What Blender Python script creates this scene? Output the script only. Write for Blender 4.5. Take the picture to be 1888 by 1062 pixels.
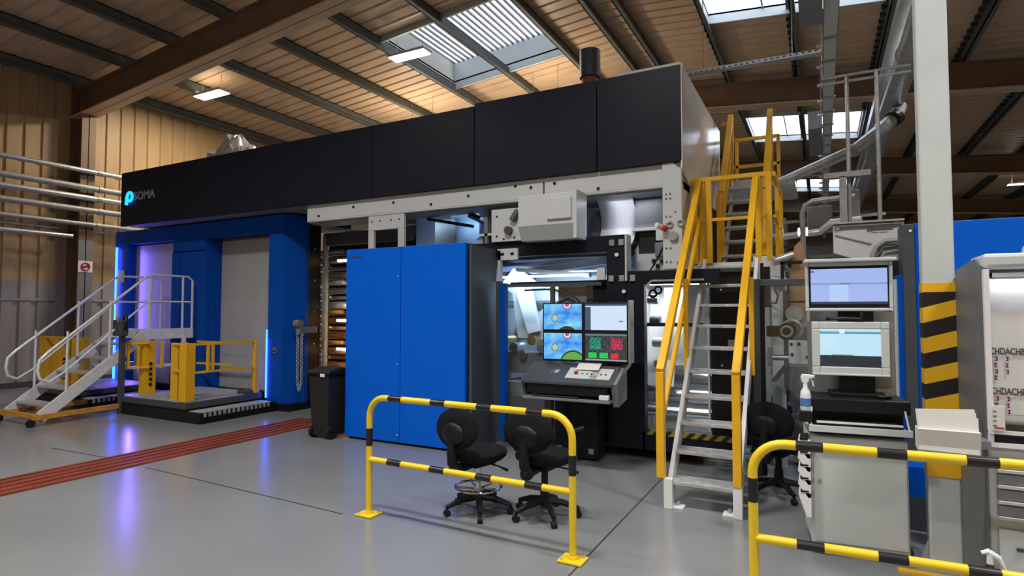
import bpy, bmesh, math, random
from mathutils import Vector, Matrix
random.seed(7)
for o in list(bpy.data.objects): bpy.data.objects.remove(o)
SC = bpy.context.scene; COL = SC.collection
# ------------------------------------------------------------ camera, world, exposure
cam_d = bpy.data.cameras.new('camera'); cam = bpy.data.objects.new('camera', cam_d); COL.objects.link(cam)
cam_d.sensor_width = 36; cam_d.lens = 1082/1888*36; cam_d.clip_end = 200
PT = math.atan(44/1082); YW = math.atan(571*math.cos(PT)/1082)
cam.location = (0, 0, 1.65); cam.rotation_euler = (math.pi/2+PT, 0, YW)
SC.camera = cam
SC.view_settings.view_transform = 'Standard'; SC.view_settings.look = 'None'
SC.view_settings.gamma = 1; SC.view_settings.use_curve_mapping = False
SC.view_settings.exposure = 0.0
W = bpy.data.worlds.new('sky'); SC.world = W; W.use_nodes = True
W.node_tree.nodes['Background'].inputs[0].default_value = (0.86, 0.92, 1.0, 1)
W.node_tree.nodes['Background'].inputs[1].default_value = 3.2      # bright overcast daylight
SC.cycles.max_bounces = 6; SC.cycles.diffuse_bounces = 4; SC.cycles.glossy_bounces = 4
SC.cycles.transparent_max_bounces = 12; SC.cycles.sample_clamp_indirect = 4
SC.cycles.caustics_reflective = False; SC.cycles.caustics_refractive = False
LAMP_W = 150.0                                                      # watts of each hall lamp
# ------------------------------------------------------------ materials
def mat(name, col, rough=.5, metal=0., var=.08, scale=4., bump=0., bscale=60., emit=0, stretch=None, spec=None, coat=0):
    m = bpy.data.materials.new(name); m.use_nodes = True; t = m.node_tree; N = t.nodes; L = t.links
    b = N['Principled BSDF']; b.inputs['Roughness'].default_value = rough; b.inputs['Metallic'].default_value = metal
    if spec is not None: b.inputs['Specular IOR Level'].default_value = spec
    if coat: b.inputs['Coat Weight'].default_value = coat; b.inputs['Coat Roughness'].default_value = .08
    c = (*col, 1)
    tc = N.new('ShaderNodeTexCoord'); mp = N.new('ShaderNodeMapping'); L.new(tc.outputs['Object'], mp.inputs[0])
    if stretch: mp.inputs['Scale'].default_value = stretch
    n = N.new('ShaderNodeTexNoise'); n.inputs['Scale'].default_value = scale; n.inputs['Detail'].default_value = 3
    L.new(mp.outputs[0], n.inputs[0])
    r = N.new('ShaderNodeValToRGB'); e = r.color_ramp.elements
    e[0].position = .3; e[1].position = .7
    e[0].color = (*[v*(1-var) for v in col], 1); e[1].color = (*[min(1, v*(1+var)) for v in col], 1)
    L.new(n.outputs[0], r.inputs[0]); L.new(r.outputs[0], b.inputs['Base Color'])
    if emit:
        b.inputs['Emission Color'].default_value = c; b.inputs['Emission Strength'].default_value = emit
    if bump:
        n2 = N.new('ShaderNodeTexNoise'); n2.inputs['Scale'].default_value = bscale; L.new(mp.outputs[0], n2.inputs[0])
        bp = N.new('ShaderNodeBump'); bp.inputs['Strength'].default_value = bump; bp.inputs['Distance'].default_value = .01
        L.new(n2.outputs[0], bp.inputs['Height']); L.new(bp.outputs[0], b.inputs['Normal'])
    return m
def glass_mat(name, tint, alpha, rough=.05):
    m = bpy.data.materials.new(name); m.use_nodes = True; t = m.node_tree; N = t.nodes; L = t.links
    N.remove(N['Principled BSDF']); o = N['Material Output']
    tr = N.new('ShaderNodeBsdfTransparent'); tr.inputs[0].default_value = (*tint, 1)
    gl = N.new('ShaderNodeBsdfGlossy'); gl.inputs['Roughness'].default_value = rough
    nz = N.new('ShaderNodeTexNoise'); nz.inputs['Scale'].default_value = 3
    mr = N.new('ShaderNodeMapRange'); mr.inputs[3].default_value = alpha*.8; mr.inputs[4].default_value = alpha*1.2
    L.new(nz.outputs[0], mr.inputs[0])
    mx = N.new('ShaderNodeMixShader'); L.new(mr.outputs[0], mx.inputs[0])
    L.new(tr.outputs[0], mx.inputs[1]); L.new(gl.outputs[0], mx.inputs[2]); L.new(mx.outputs[0], o.inputs[0])
    return m
def stripe_mat(name, ca, cb, width, slope=0.0, rough=.4):           # hazard tape: bands across object space
    m = mat(name, ca, rough, var=.04); t = m.node_tree; N = t.nodes; L = t.links; b = N['Principled BSDF']
    tc = N.new('ShaderNodeTexCoord'); sx = N.new('ShaderNodeSeparateXYZ'); L.new(tc.outputs['Object'], sx.inputs[0])
    ma = N.new('ShaderNodeMath'); ma.operation = 'MULTIPLY_ADD'; ma.inputs[1].default_value = -slope
    L.new(sx.outputs[0], ma.inputs[0]); L.new(sx.outputs[2], ma.inputs[2])
    dv = N.new('ShaderNodeMath'); dv.operation = 'DIVIDE'; dv.inputs[1].default_value = width; L.new(ma.outputs[0], dv.inputs[0])
    fr = N.new('ShaderNodeMath'); fr.operation = 'FRACT'; L.new(dv.outputs[0], fr.inputs[0])
    gt = N.new('ShaderNodeMath'); gt.operation = 'GREATER_THAN'; gt.inputs[1].default_value = .5; L.new(fr.outputs[0], gt.inputs[0])
    mx = N.new('ShaderNodeMix'); mx.data_type = 'RGBA'; L.new(gt.outputs[0], mx.inputs[0])
    mx.inputs[6].default_value = (*ca, 1); mx.inputs[7].default_value = (*cb, 1); L.new(mx.outputs[2], b.inputs['Base Color'])
    return m
K = dict(
 floor=mat('grey_floor_paint', (.222,.231,.235), .2, var=.07, scale=.8, bump=.03, bscale=8),
 roof=mat('tan_roof_sheet', (.62,.44,.29), .42, var=.12, scale=1.5, stretch=(1,3,1)),
 wall=mat('tan_wall_sheet', (.46,.315,.165), .5, var=.12, scale=1.5, stretch=(1,3,.4)),
 walll=mat('grey_wall_sheet', (.33,.31,.29), .5, var=.12, scale=1.5, stretch=(1,3,.4)),
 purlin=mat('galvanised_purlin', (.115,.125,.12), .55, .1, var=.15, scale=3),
 rafter=mat('brown_steel_paint', (.20,.125,.075), .5, var=.12, scale=2),
 cleat=mat('dark_cleat', (.03,.03,.035), .6),
 galv=mat('galvanised_steel', (.5,.52,.53), .3, .45, var=.18, scale=14),
 galvd=mat('dull_galvanised_steel', (.33,.34,.33), .45, .15, var=.2, scale=9),
 alu=mat('aluminium', (.84,.86,.9), .3, .15, var=.08, scale=10),
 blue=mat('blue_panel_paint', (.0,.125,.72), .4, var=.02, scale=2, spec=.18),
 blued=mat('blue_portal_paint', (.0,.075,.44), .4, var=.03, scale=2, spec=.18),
 dark=mat('anthracite_panel', (.0135,.016,.025), .4, var=.06, scale=2, spec=.14),
 black=mat('black_paint', (.008,.0085,.01), .42, var=.1, spec=.3),
 blackm=mat('matt_black', (.012,.011,.011), .7, var=.2, scale=30, bump=.1, bscale=200),
 fabric=mat('black_chair_fabric', (.008,.008,.009), .9, var=.2, scale=40, bump=.3, bscale=300, spec=.2),
 dgrey=mat('dark_grey_paint', (.06,.065,.075), .45, var=.06),
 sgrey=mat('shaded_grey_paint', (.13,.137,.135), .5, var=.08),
 mgrey=mat('mid_grey_paint', (.2,.21,.225), .45, var=.06),
 white=mat('white_machine_paint', (.60,.62,.62), .36, var=.04, scale=2),
 gloss=mat('glossy_white_panel', (.74,.73,.70), .13, var=.02, scale=2),
 cream=mat('light_grey_paint', (.58,.615,.60), .45, var=.03),
 yellow=mat('yellow_paint', (.84,.46,.012), .38, var=.05, scale=6),
 byellow=mat('barrier_yellow', (.86,.60,.02), .33, var=.03, scale=6),
 bblack=mat('barrier_black', (.012,.011,.013), .28),
 orange=mat('worn_orange_paint', (.62,.27,.03), .5, var=.2, scale=12),
 red=mat('oxide_red_track', (.22,.045,.022), .5, var=.25, scale=14, stretch=(1,.2,1)),
 brass=mat('brass_fitting', (.5,.35,.12), .35, .8, var=.2, scale=20),
 chrome=mat('chrome', (.8,.8,.82), .12, 1., var=.02),
 steel=mat('brushed_steel', (.55,.56,.58), .28, .9, var=.1, scale=20, stretch=(1,1,6)),
 shutter=mat('grey_shutter', (.43,.44,.43), .5, var=.07, scale=1.5, bump=.02),
 paper=mat('white_paper', (.72,.71,.68), .7, var=.05),
 card=mat('brown_cardboard', (.36,.2,.1), .75, var=.15, scale=5),
 film=mat('white_web', (.74,.76,.80), .3, var=.05),
 filmb=mat('pale_blue_web', (.42,.56,.78), .35, var=.05),
 foil=mat('crumpled_foil', (.85,.85,.86), .3, .5, var=.1, bump=1., bscale=9),
 copper=mat('copper_roller', (.75,.42,.2), .22, .9, var=.15, scale=8),
 wheel=mat('rubber', (.01,.01,.01), .6, spec=.3),
 redp=mat('red_plastic', (.5,.02,.02), .4),
 rust=mat('terracotta_collar', (.33,.09,.04), .6, var=.2),
 label=mat('white_label', (.8,.8,.8), .5, var=.02),
 bluelab=mat('blue_label', (.08,.2,.5), .5),
 bottle=mat('white_bottle', (.82,.84,.85), .35, var=.02),
 grate=mat('steel_grating', (.5,.5,.5), .45, .25, var=.2, scale=25),
 joint=mat('dark_joint', (.03,.03,.03), .7),
 purple=mat('magenta_print', (.42,.05,.3), .6), ink=mat('dark_ink', (.06,.06,.07), .6),
 led=mat('blue_led', (.03,.16,1.), .4, emit=4.5), ledlogo=mat('blue_logo_led', (.01,.35,1.), .4, emit=2.2),
 lampglow=mat('lamp_diffuser', (1,.96,.9), .5, emit=14),
 tube=mat('machine_tube_light', (.6,.82,1.), .5, emit=2.5),
 warm=mat('dryer_glow', (1,.72,.42), .5, emit=5),
 glass=glass_mat('clear_guard', (.9,.93,.95), .06), poly=glass_mat('rooflight_sheet', (.93,.95,1), .05, .3),
 smoke=glass_mat('smoked_bottle', (.25,.33,.3), .2, .1),
 hazard=stripe_mat('column_hazard_tape', (.84,.47,.015), (.015,.012,.014), .20, .30),
 hazardf=stripe_mat('floor_edge_hazard', (.02,.02,.02), (.35,.3,.03), .12, 1.),
)
# ------------------------------------------------------------ mesh helpers (world metres)
WM = {}
class M:
    def __init__(s): s.v = []; s.f = []
    def add(s, vs, fs):
        k = len(s.v); s.v += [Vector(v) for v in vs]; s.f += [tuple(k+i for i in f) for f in fs]; return s
    def box(s, x0, y0, z0, x1, y1, z1):
        vs = [(x, y, z) for z in (z0, z1) for y in (y0, y1) for x in (x0, x1)]
        return s.add(vs, [(0,2,3,1),(4,5,7,6),(0,1,5,4),(2,6,7,3),(0,4,6,2),(1,3,7,5)])
    def obox(s, c, d, R=None):
        x, y, z = [q/2 for q in d]; c = Vector(c); k = len(s.v)
        M.box(s, -x, -y, -z, x, y, z)
        for i in range(k, k+8): s.v[i] = c + (R @ s.v[i] if R else s.v[i])
        return s
    def bar(s, p, q, w, h, up=(0, 0, 1)):
        p, q = Vector(p), Vector(q); d = (q-p).normalized(); up = Vector(up)
        a = d.cross(up)
        if a.length < 1e-4: a = d.cross(Vector((0, 1, 0)))
        a.normalize(); b = a.cross(d)
        vs = [e+a*sx*w/2+b*sy*h/2 for e in (p, q) for sx, sy in ((-1,-1),(1,-1),(1,1),(-1,1))]
        return s.add(vs, [(0,3,2,1),(4,5,6,7),(0,1,5,4),(1,2,6,5),(2,3,7,6),(3,0,4,7)])
    def tube(s, pts, r, n=10):
        P = [Vector(p) for p in pts]; R = r if isinstance(r, (list, tuple)) else [r]*len(P); k = len(s.v); a = None
        for i, p in enumerate(P):
            d = (P[min(i+1, len(P)-1)]-P[max(i-1, 0)]).normalized()
            if a is None: a = d.orthogonal().normalized()
            else: a = (a-d*a.dot(d)).normalized()
            b = d.cross(a)
            s.v += [p+(a*math.cos(2*math.pi*j/n)+b*math.sin(2*math.pi*j/n))*R[i] for j in range(n)]
        for i in range(len(P)-1):
            for j in range(n):
                s.f.append((k+i*n+j, k+i*n+(j+1)%n, k+(i+1)*n+(j+1)%n, k+(i+1)*n+j))
        s.f.append(tuple(k+j for j in reversed(range(n)))); s.f.append(tuple(k+(len(P)-1)*n+j for j in range(n)))
        return s
    def cyl(s, p, q, r, n=16, r2=None): return s.tube([p, q], [r, r if r2 is None else r2], n)
    def prism(s, poly, ax, a, b):                                   # poly in the two other axes
        def P(u, v, w): return {'x': (w, u, v), 'y': (u, w, v), 'z': (u, v, w)}[ax]
        n = len(poly); vs = [P(u, v, a) for u, v in poly]+[P(u, v, b) for u, v in poly]
        return s.add(vs, [tuple(range(n))[::-1], tuple(range(n, 2*n))]+[(i, (i+1)%n, n+(i+1)%n, n+i) for i in range(n)])
    def lathe(s, prof, c, n=20):
        k = len(s.v); c = Vector(c)
        for r, z in prof: s.v += [c+Vector((r*math.cos(2*math.pi*j/n), r*math.sin(2*math.pi*j/n), z)) for j in range(n)]
        for i in range(len(prof)-1):
            for j in range(n): s.f.append((k+i*n+j, k+i*n+(j+1)%n, k+(i+1)*n+(j+1)%n, k+(i+1)*n+j))
        s.f.append(tuple(k+j for j in reversed(range(n)))); s.f.append(tuple(k+(len(prof)-1)*n+j for j in range(n)))
        return s
    def torus(s, c, R, r, n=28, m=8, ax='z'):
        k = len(s.v); c = Vector(c)
        for i in range(n):
            t = 2*math.pi*i/n
            for j in range(m):
                u = 2*math.pi*j/m; q = R+r*math.cos(u); w = r*math.sin(u)
                a = (q*math.cos(t), q*math.sin(t), w)
                s.v.append(c+Vector(a if ax == 'z' else ((a[0], a[2], a[1]) if ax == 'y' else (a[2], a[0], a[1]))))
        for i in range(n):
            for j in range(m): s.f.append((k+i*m+j, k+((i+1)%n)*m+j, k+((i+1)%n)*m+(j+1)%m, k+i*m+(j+1)%m))
        return s
    def ball(s, c, rx, ry, rz, n=14, m=9, R=None):
        prof = [(max(.001, math.sin(math.pi*i/m)), -math.cos(math.pi*i/m)) for i in range(m+1)]; k = len(s.v)
        s.lathe(prof, (0, 0, 0), n)
        for i in range(k, len(s.v)):
            v = Vector((s.v[i].x*rx, s.v[i].y*ry, s.v[i].z*rz)); s.v[i] = Vector(c)+(R @ v if R else v)
        return s
    def plate(s, x0, x1, z0, z1, y0, y1, holes=()):                  # vertical plate in XZ with rectangular holes
        xs = sorted({x0, x1, *[h[0] for h in holes], *[h[1] for h in holes]}); zs = sorted({z0, z1, *[h[2] for h in holes], *[h[3] for h in holes]})
        for i in range(len(xs)-1):
            for j in range(len(zs)-1):
                cx, cz = (xs[i]+xs[i+1])/2, (zs[j]+zs[j+1])/2
                if not any(h[0] < cx < h[1] and h[2] < cz < h[3] for h in holes): s.box(xs[i], y0, zs[j], xs[i+1], y1, zs[j+1])
        return s
    def xf(s, Mx):
        s.v = [Mx @ v for v in s.v]; return s
    def build(s, name, m, parent=None, smooth=False, bevel=0, kind=None, label=None, cat=None, group=None):
        me = bpy.data.meshes.new(name); vs = s.v
        if parent is not None:
            I = WM[parent.name].inverted(); org = Matrix.Identity(4); vs = [I @ v for v in vs]; loc = Vector((0, 0, 0))
        else:
            xs = [v.x for v in vs]; ys = [v.y for v in vs]; zs = [v.z for v in vs]
            loc = Vector(((min(xs)+max(xs))/2, (min(ys)+max(ys))/2, min(zs))); vs = [v-loc for v in vs]
        me.from_pydata([tuple(v) for v in vs], [], s.f); me.materials.append(K[m] if isinstance(m, str) else m)
        bm = bmesh.new(); bm.from_mesh(me); bmesh.ops.recalc_face_normals(bm, faces=bm.faces); bm.to_mesh(me); bm.free()
        if smooth:
            me.shade_smooth(); me.set_sharp_from_angle(angle=math.radians(38))
        o = bpy.data.objects.new(name, me); COL.objects.link(o); o.location = loc
        if parent is not None: o.parent = parent; WM[o.name] = WM[parent.name]
        else: WM[o.name] = Matrix.Translation(loc)
        if bevel:
            b = o.modifiers.new('bevel', 'BEVEL'); b.width = bevel; b.segments = 2; b.limit_method = 'ANGLE'
        tag(o, label, cat, group, kind); return o
def tag(o, label=None, cat=None, group=None, kind=None):
    if label: o['label'] = label
    if cat: o['category'] = cat
    if group: o['group'] = group
    if kind: o['kind'] = kind
    return o
def thing(name, loc, label=None, cat=None, group=None, rot=0, kind=None):
    o = bpy.data.objects.new(name, None); COL.objects.link(o); o.location = loc; o.rotation_euler = (0, 0, rot)
    o.empty_display_size = .1
    WM[o.name] = Matrix.Translation(Vector(loc)) @ Matrix.Rotation(rot, 4, 'Z'); return tag(o, label, cat, group, kind)
def copy_tree(root, loc=None, rot=None, label=None, group=None, parent=None):
    c = root.copy(); COL.objects.link(c)
    if parent is not None: c.parent = parent
    else:
        if loc is not None: c.location = loc
        if rot is not None: c.rotation_euler = (0, 0, rot)
        if label: c['label'] = label
        if group: c['group'] = group
    for ch in root.children: copy_tree(ch, parent=c)
    return c
def copy_part(o, dx=(0, 0, 0)):
    c = o.copy(); COL.objects.link(c); c.location = o.location+Vector(dx); WM[c.name] = WM.get(o.name, Matrix()); return c
def arc(c, r, a0, a1, u, v, n=8):
    c, u, v = Vector(c), Vector(u), Vector(v)
    return [c+u*r*math.cos(a0+(a1-a0)*i/n)+v*r*math.sin(a0+(a1-a0)*i/n) for i in range(n+1)]
def text(s, name, size, m, loc, rot, parent, ext=.002, sx=1):
    cu = bpy.data.curves.new(name, 'FONT'); cu.body = s; cu.size = size; cu.extrude = ext; cu.align_x = 'LEFT'; cu.offset = size*.018
    t = bpy.data.objects.new('tmp', cu); COL.objects.link(t); bpy.context.view_layer.update()
    me = bpy.data.meshes.new_from_object(t); bpy.data.objects.remove(t)
    Mx = Matrix.Translation(Vector(loc)) @ rot.to_4x4() @ Matrix.Diagonal((sx, 1, 1, 1))
    if parent is not None: Mx = WM[parent.name].inverted() @ Mx
    me.transform(Mx); me.materials.clear(); me.materials.append(K[m])
    o = bpy.data.objects.new(name, me); COL.objects.link(o)
    if parent is not None: o.parent = parent; WM[o.name] = WM[parent.name]
    return o
RX90 = Matrix.Rotation(math.pi/2, 3, 'X')
def area(name, loc, sx, sy, power, col=(1, 1, 1), rot=(0, 0, 0), parent=None, spread=math.pi):
    l = bpy.data.lights.new(name, 'AREA'); l.shape = 'RECTANGLE'; l.size = sx; l.size_y = sy; l.energy = power; l.color = col; l.spread = spread
    o = bpy.data.objects.new(name, l); COL.objects.link(o); o.rotation_euler = rot
    if parent is not None: o.parent = parent; o.location = WM[parent.name].inverted() @ Vector(loc)
    else: o.location = loc
    return o
# ------------------------------------------------------------ setting: floor, walls, roof
XW, XR, YB, YE, XA = -15.5, 12.0, -6.5, 43.0, -3.9                   # left wall, right wall, back wall, end wall, ridge
fl = M().box(XW-.4, YB, -.15, XR, YE, 0).build('floor', 'floor', kind='structure')
def joint(p, q, w=.012):
    M().bar((*p, .0005), (*q, .0005), w, .003).build('floor_joint', 'joint', fl)
joint((-6.37, 3.76), (-3.49, 3.656)); joint((-8.3, 3.757), (-7.1, 3.80)); joint((-1.43, 1.2), (-1.43, 6.4))
M().box(-7.2, 1.0, -.01, -6.52, 6.6, .004).build('track_bed', 'red', fl)
for i in range(5):
    x = -7.16+i*.145
    M().box(x, 1.0, .004, x+.045, 6.6, .014).build('track_strip', 'red', fl)
def zL(x): return 8.51+.09*x
def zR(x): return 7.81-.09*x
def zroof(x): return zL(x) if x < XA else zR(x)
def sheet_mesh(x0, x1):
    m = M(); prof = []
    for i in range(3):
        a = i/3
        prof += [(a, 0), (a+.255, 0), (a+.27, .035), (a+.318, .035)]
    prof += [(1.0, 0)]
    n = len(prof)
    for x in (x0, x1):
        for y, z in prof: m.v.append(Vector((x, y, zroof((x0+x1)/2)+(x-(x0+x1)/2)*(.09 if x0 < XA else -.09)+z)))
    for i in range(n-1): m.f.append((i, i+1, n+i+1, n+i))
    return m
roof = thing('ceiling', (0, 0, 0), kind='structure')
def sheets(x0, x1, ys):
    first = None
    for y in ys:
        if first is None:
            m = sheet_mesh(x0, x1); 
            first = o = m.build('roof_sheet', 'roof', roof)
        else: o = copy_part(first)
        o.location = (0, y, 0)
SKY = [(-8.6, -5.35, 10, 13), (-8.6, -5.35, 0, 3), (-2.05, 1.2, 10, 12.999), (-2.05, 1.2, 0, 3), (-2.05, 1.2, 20, 23), (-2.05, 1.2, 30, 33),
       (-8.6, -5.35, 20, 23)]
ally = list(range(-7, 43))
for side, (a, b) in (('L', (XW-.1, XA)), ('R', (XA, XR))):
    hs = [h for h in SKY if a <= h[0] < b]
    hy = {y for h in hs for y in range(int(h[2]), int(math.ceil(h[3])))}
    sheets(a, b, [y for y in ally if y not in hy])
    for y in sorted(hy):
        cuts = [h for h in hs if h[2] <= y < h[3]]
        x = a
        for h in sorted(cuts):
            sheets(x, h[0], [y]); x = h[1]
        sheets(x, b, [y])
# outer skin stops daylight between laps
M().prism([(XW-.1, zL(XW-.1)+.1), (XA, zL(XA)+.1), (XA, zL(XA)+.06), (XW-.1, zL(XW-.1)+.06)], 'y', YB-.5, 0).build('roof_skin', 'roof', roof)
def skin(x0, x1, y0, y1):
    M().prism([(x0, zroof((x0+x1)/2)+(x0-(x0+x1)/2)*g+.06) if 0 else (x0, z0) for x0, z0 in ()] or
              [(x0, zroof(x0+1e-4)+.06), (x1, zroof(x1-1e-4)+.06), (x1, zroof(x1-1e-4)+.1), (x0, zroof(x0+1e-4)+.1)], 'y', y0, y1).build('roof_skin', 'roof', roof)
for side, (a, b) in (('L', (XW-.1, XA)), ('R', (XA, XR))):
    hs = [h for h in SKY if a <= h[0] < b]; ye = sorted({0 if side == 'L' else YB-.5, YE, *[h[2] for h in hs], *[math.ceil(h[3]) for h in hs]})
    for y0, y1 in zip(ye, ye[1:]):
        cuts = sorted(h for h in hs if h[2] <= (y0+y1)/2 < h[3]); x = a
        for h in cuts: skin(x, h[0], y0, y1); x = h[1]
        skin(x, b, y0, y1)
# rooflights: white upstand kerb, glazing bars and translucent sheet
for n, (x0, x1, y0, y1) in enumerate(SKY):
    y1 = math.ceil(y1); up = .62 if n < 2 else .1
    g = thing('rooflight', ((x0+x1)/2, (y0+y1)/2, zroof((x0+x1)/2)), ['rooflight with white ribbed glazing above the dark machine top','','bright rooflight at the top edge right of the ridge','','wide bright rooflight seen behind the yellow stair top','distant bright rooflight strip low behind the yellow stair',''][n] or 'rooflight in the part of the roof outside the picture', 'rooflight', 'rooflights in the hall roof')
    zz = lambda x: zroof(x)
    k = M()
    for ya, yb in ((y0-.05, y0), (y1, y1+.05)):
        k.prism([(x0, zz(x0)-.12), (x1, zz(x1)-.12), (x1, zz(x1)+up), (x0, zz(x0)+up)], 'y', ya, yb)
    k.box(x0-.05, y0, zz(x0)-.12, x0, y1, zz(x0)+up).box(x1, y0, zz(x1)-.12, x1+.05, y1, zz(x1)+up)
    k.build('kerb', 'cream', g)
    
    b = M(); nb = 22 if n < 2 else 3
    for i in range(nb+1):
        x = x0+(x1-x0)*i/nb; w = .05 if n < 2 else .03
        b.box(max(x0, x-w/2), y0, zz(x)+up-.05, min(x1, x+w/2), y1, zz(x)+up-.01)
    b.build('glazing_bars', 'mgrey', g, kind='stuff')
    M().prism([(x0, zz(x0)+up), (x1, zz(x1)+up), (x1, zz(x1)+up+.01), (x0, zz(x0)+up+.01)], 'y', y0, y1).build('glazing_sheet', 'poly', g)
# purlins
PL = [-15.2, -13.52, -11.87, -10.2, -8.57, -6.95, -5.3, -4.2]; PR = [-3.6, -2.1, -.44, 1.27, 2.92, 4.58, 6.24, 7.9, 9.56, 11.2]
for i, x in enumerate(PL+PR):
    s = 1 if x < XA else -1; zb = zroof(x)-.26
    p = thing('purlin', (x, 18, zb), kind='structure')
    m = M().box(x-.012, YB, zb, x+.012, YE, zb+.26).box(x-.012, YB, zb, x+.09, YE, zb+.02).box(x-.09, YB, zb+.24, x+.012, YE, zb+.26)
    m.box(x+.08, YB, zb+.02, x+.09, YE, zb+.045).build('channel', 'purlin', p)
    c = M()
    y = YB+.25
    while y < (20 if x < 0 else 30):
        if not any(h[0]-.1 <= x <= h[1]+.1 and h[2] <= y <= h[3] for h in SKY): c.box(x-.11, y, zb+.2, x-.02, y+.08, zb+.29)
        y += 1/3
    c.build('sheet_clips', 'cleat', p, kind='stuff')
# portal rafters
def rafter(y):
    r = thing('rafter', (XA, y, zroof(XA)-.9), kind='structure')
    dp = .67
    def pl(x, dz): return (x, zroof(x)-.26+dz)
    for nm, a, b, hw in (('web', -dp, 0, .012), ('flange', -dp, -dp+.03, .19), ('flange', -.03, 0, .12)):
        for xa, xb in ((XW, XA-.001), (XA+.001, XR)):
            M().prism([pl(xa, a), pl(xb, a), pl(xb, b), pl(xa, b)], 'y', y-hw, y+hw).build(nm, 'rafter' if nm == 'web' else ('roof' if a < -.1 else 'rafter'), r)  # one paint: lower flange coloured paler as if lamp-lit, web darker as if shaded
    for x in PL+PR[:-1]:
        M().box(x-.1, y-.1, zroof(x)-.27, x+.1, y+.1, zroof(x)-.25).build('cleat', 'cream' , r)
for y in (-1.7, 7.35, 16.4, 25.5, 34.6): rafter(y)
# left wall with ribbed cladding, steel posts
wl = thing('wall_left', (XW, 18, 0), kind='structure')
def wall_sheet(y, m_):
    m = M(); pr = []
    for i in range(3): pr += [(i/3, 0), (i/3+.20, 0), (i/3+.225, -.04), (i/3+.31, -.04)]
    pr += [(1, 0)]; n = len(pr)
    for z in (0, 2.35) if m_ == 'walll' else (2.35, zL(XW)+.05):
        for a, d in pr: m.v.append(Vector((XW+d, y+a, z)))
    for i in range(n-1): m.f.append((i, i+1, n+i+1, n+i))
    return m.build('wall_sheet', m_, wl)
for mm in ('walll', 'wall'):
    f0 = wall_sheet(0, mm)
    f0.location.y = -7
    for y in range(-6, 43): copy_part(f0).location.y = y
M().box(XW-.3, YB, 0, XW-.1, YE, 7.3).build('outer_skin', 'wall', wl)
M().box(XW+.0, YB, 0, XW+.03, YE, .12).build('base_angle', 'dgrey', wl)
for z in (1.9, 3.55, 5.0): M().box(XW+.0, YB, z, XW+.02, YE, z+.05).build('girt', 'galvd', wl)
for y in (-1.7, 7.35, 16.4, 25.5, 34.6):
    c = thing('wall_post', (XW+.25, y, 0), kind='structure')
    M().box(XW+.02, y-.01, 0, XW+.5, y+.01, zL(XW)-.2).build('web', 'rafter', c)
    M().box(XW+.47, y-.15, 0, XW+.5, y+.15, 3.3).build('flange', 'mgrey' , c); M().box(XW+.47, y-.15, 3.3, XW+.5, y+.15, zL(XW)-.2).build('flange', 'rafter' , c)
    M().box(XW+.02, y-.15, 0, XW+.05, y+.15, zL(XW)-.2).build('flange', 'rafter', c)
M().box(XR, YB, 0, XR+.1, YE, 8).build('wall_right', 'wall', kind='structure')
M().box(XW-.3, YE, 0, XR, YE+.1, 8.6).build('wall_end', 'wall', kind='structure')
M().box(XW-.3, YB-.1, 0, XR, YB, 8.6).build('wall_back', 'wall', kind='structure')
# ------------------------------------------------------------ hall lamps
def lamp(x, y, z, label, pw=1.0, up=.10, col=(1, .97, .93), spread=2.45):
    t = thing('high_bay_lamp', (x, y, z), label, 'lamp', 'high bay lamps')
    M().box(x-.5, y-.17, z+.03, x+.5, y+.17, z+.09).build('housing', 'cream', t, bevel=.01)
    M().box(x-.47, y-.14, z+.015, x+.47, y+.14, z+.03).build('diffuser', 'lampglow', t)
    for dx in (-.35, .35): M().cyl((x+dx, y, z+.09), (x+dx, y, zroof(x+dx)-.005), .006, 6).build('hanger', 'galvd', t)
    area('lamp_light', (x, y, z), .94, .28, LAMP_W*pw, col, parent=t, spread=spread)
    area('roof_fill', (x, y, z+.11), .9, .26, LAMP_W*pw*up, col, rot=(math.pi, 0, 0), parent=t)  # upward light added to brighten the roof sheets
lamp(-13.04, 9.05, 6.9, 'glowing lamp hanging below the roof over the left wall', 1.3, .02, (1, .84, .62), math.pi)
lamp(-7.98, 10.26, 7.3, 'glowing lamp hanging in front of the ribbed rooflight', 1.1, .01, (1, .92, .8), math.pi)
lamp(6.9, 28.7, 6.5, 'distant glowing lamp at the right edge behind the white post')
OUT = 'ceiling lamp outside the picture'
for x, y, p in ((-7.2, 2.2, .85), (-2.3, 2.4, 1.1), (3., 3., 1.15), (-11, -3.8, .5), (-6.5, -3.8, .85), (-1, -3.8, 1.2), (4.5, -3.8, 1), (1.9, 9.4, .8), (7, 9, .8), (7, 17, .6), (-12.4, 17, .8)):
    lamp(x, y, 6.6, OUT, p, .12)
for x, y in ((-9.8, 13.2), (-6.2, 13.6)): lamp(x, y, 5.7, 'added warm lamp out of sight behind the press housing, brightening the roof', .8, .6, (1, .84, .64))  # unseen lamps added behind the press to brighten the roof above it
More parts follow.
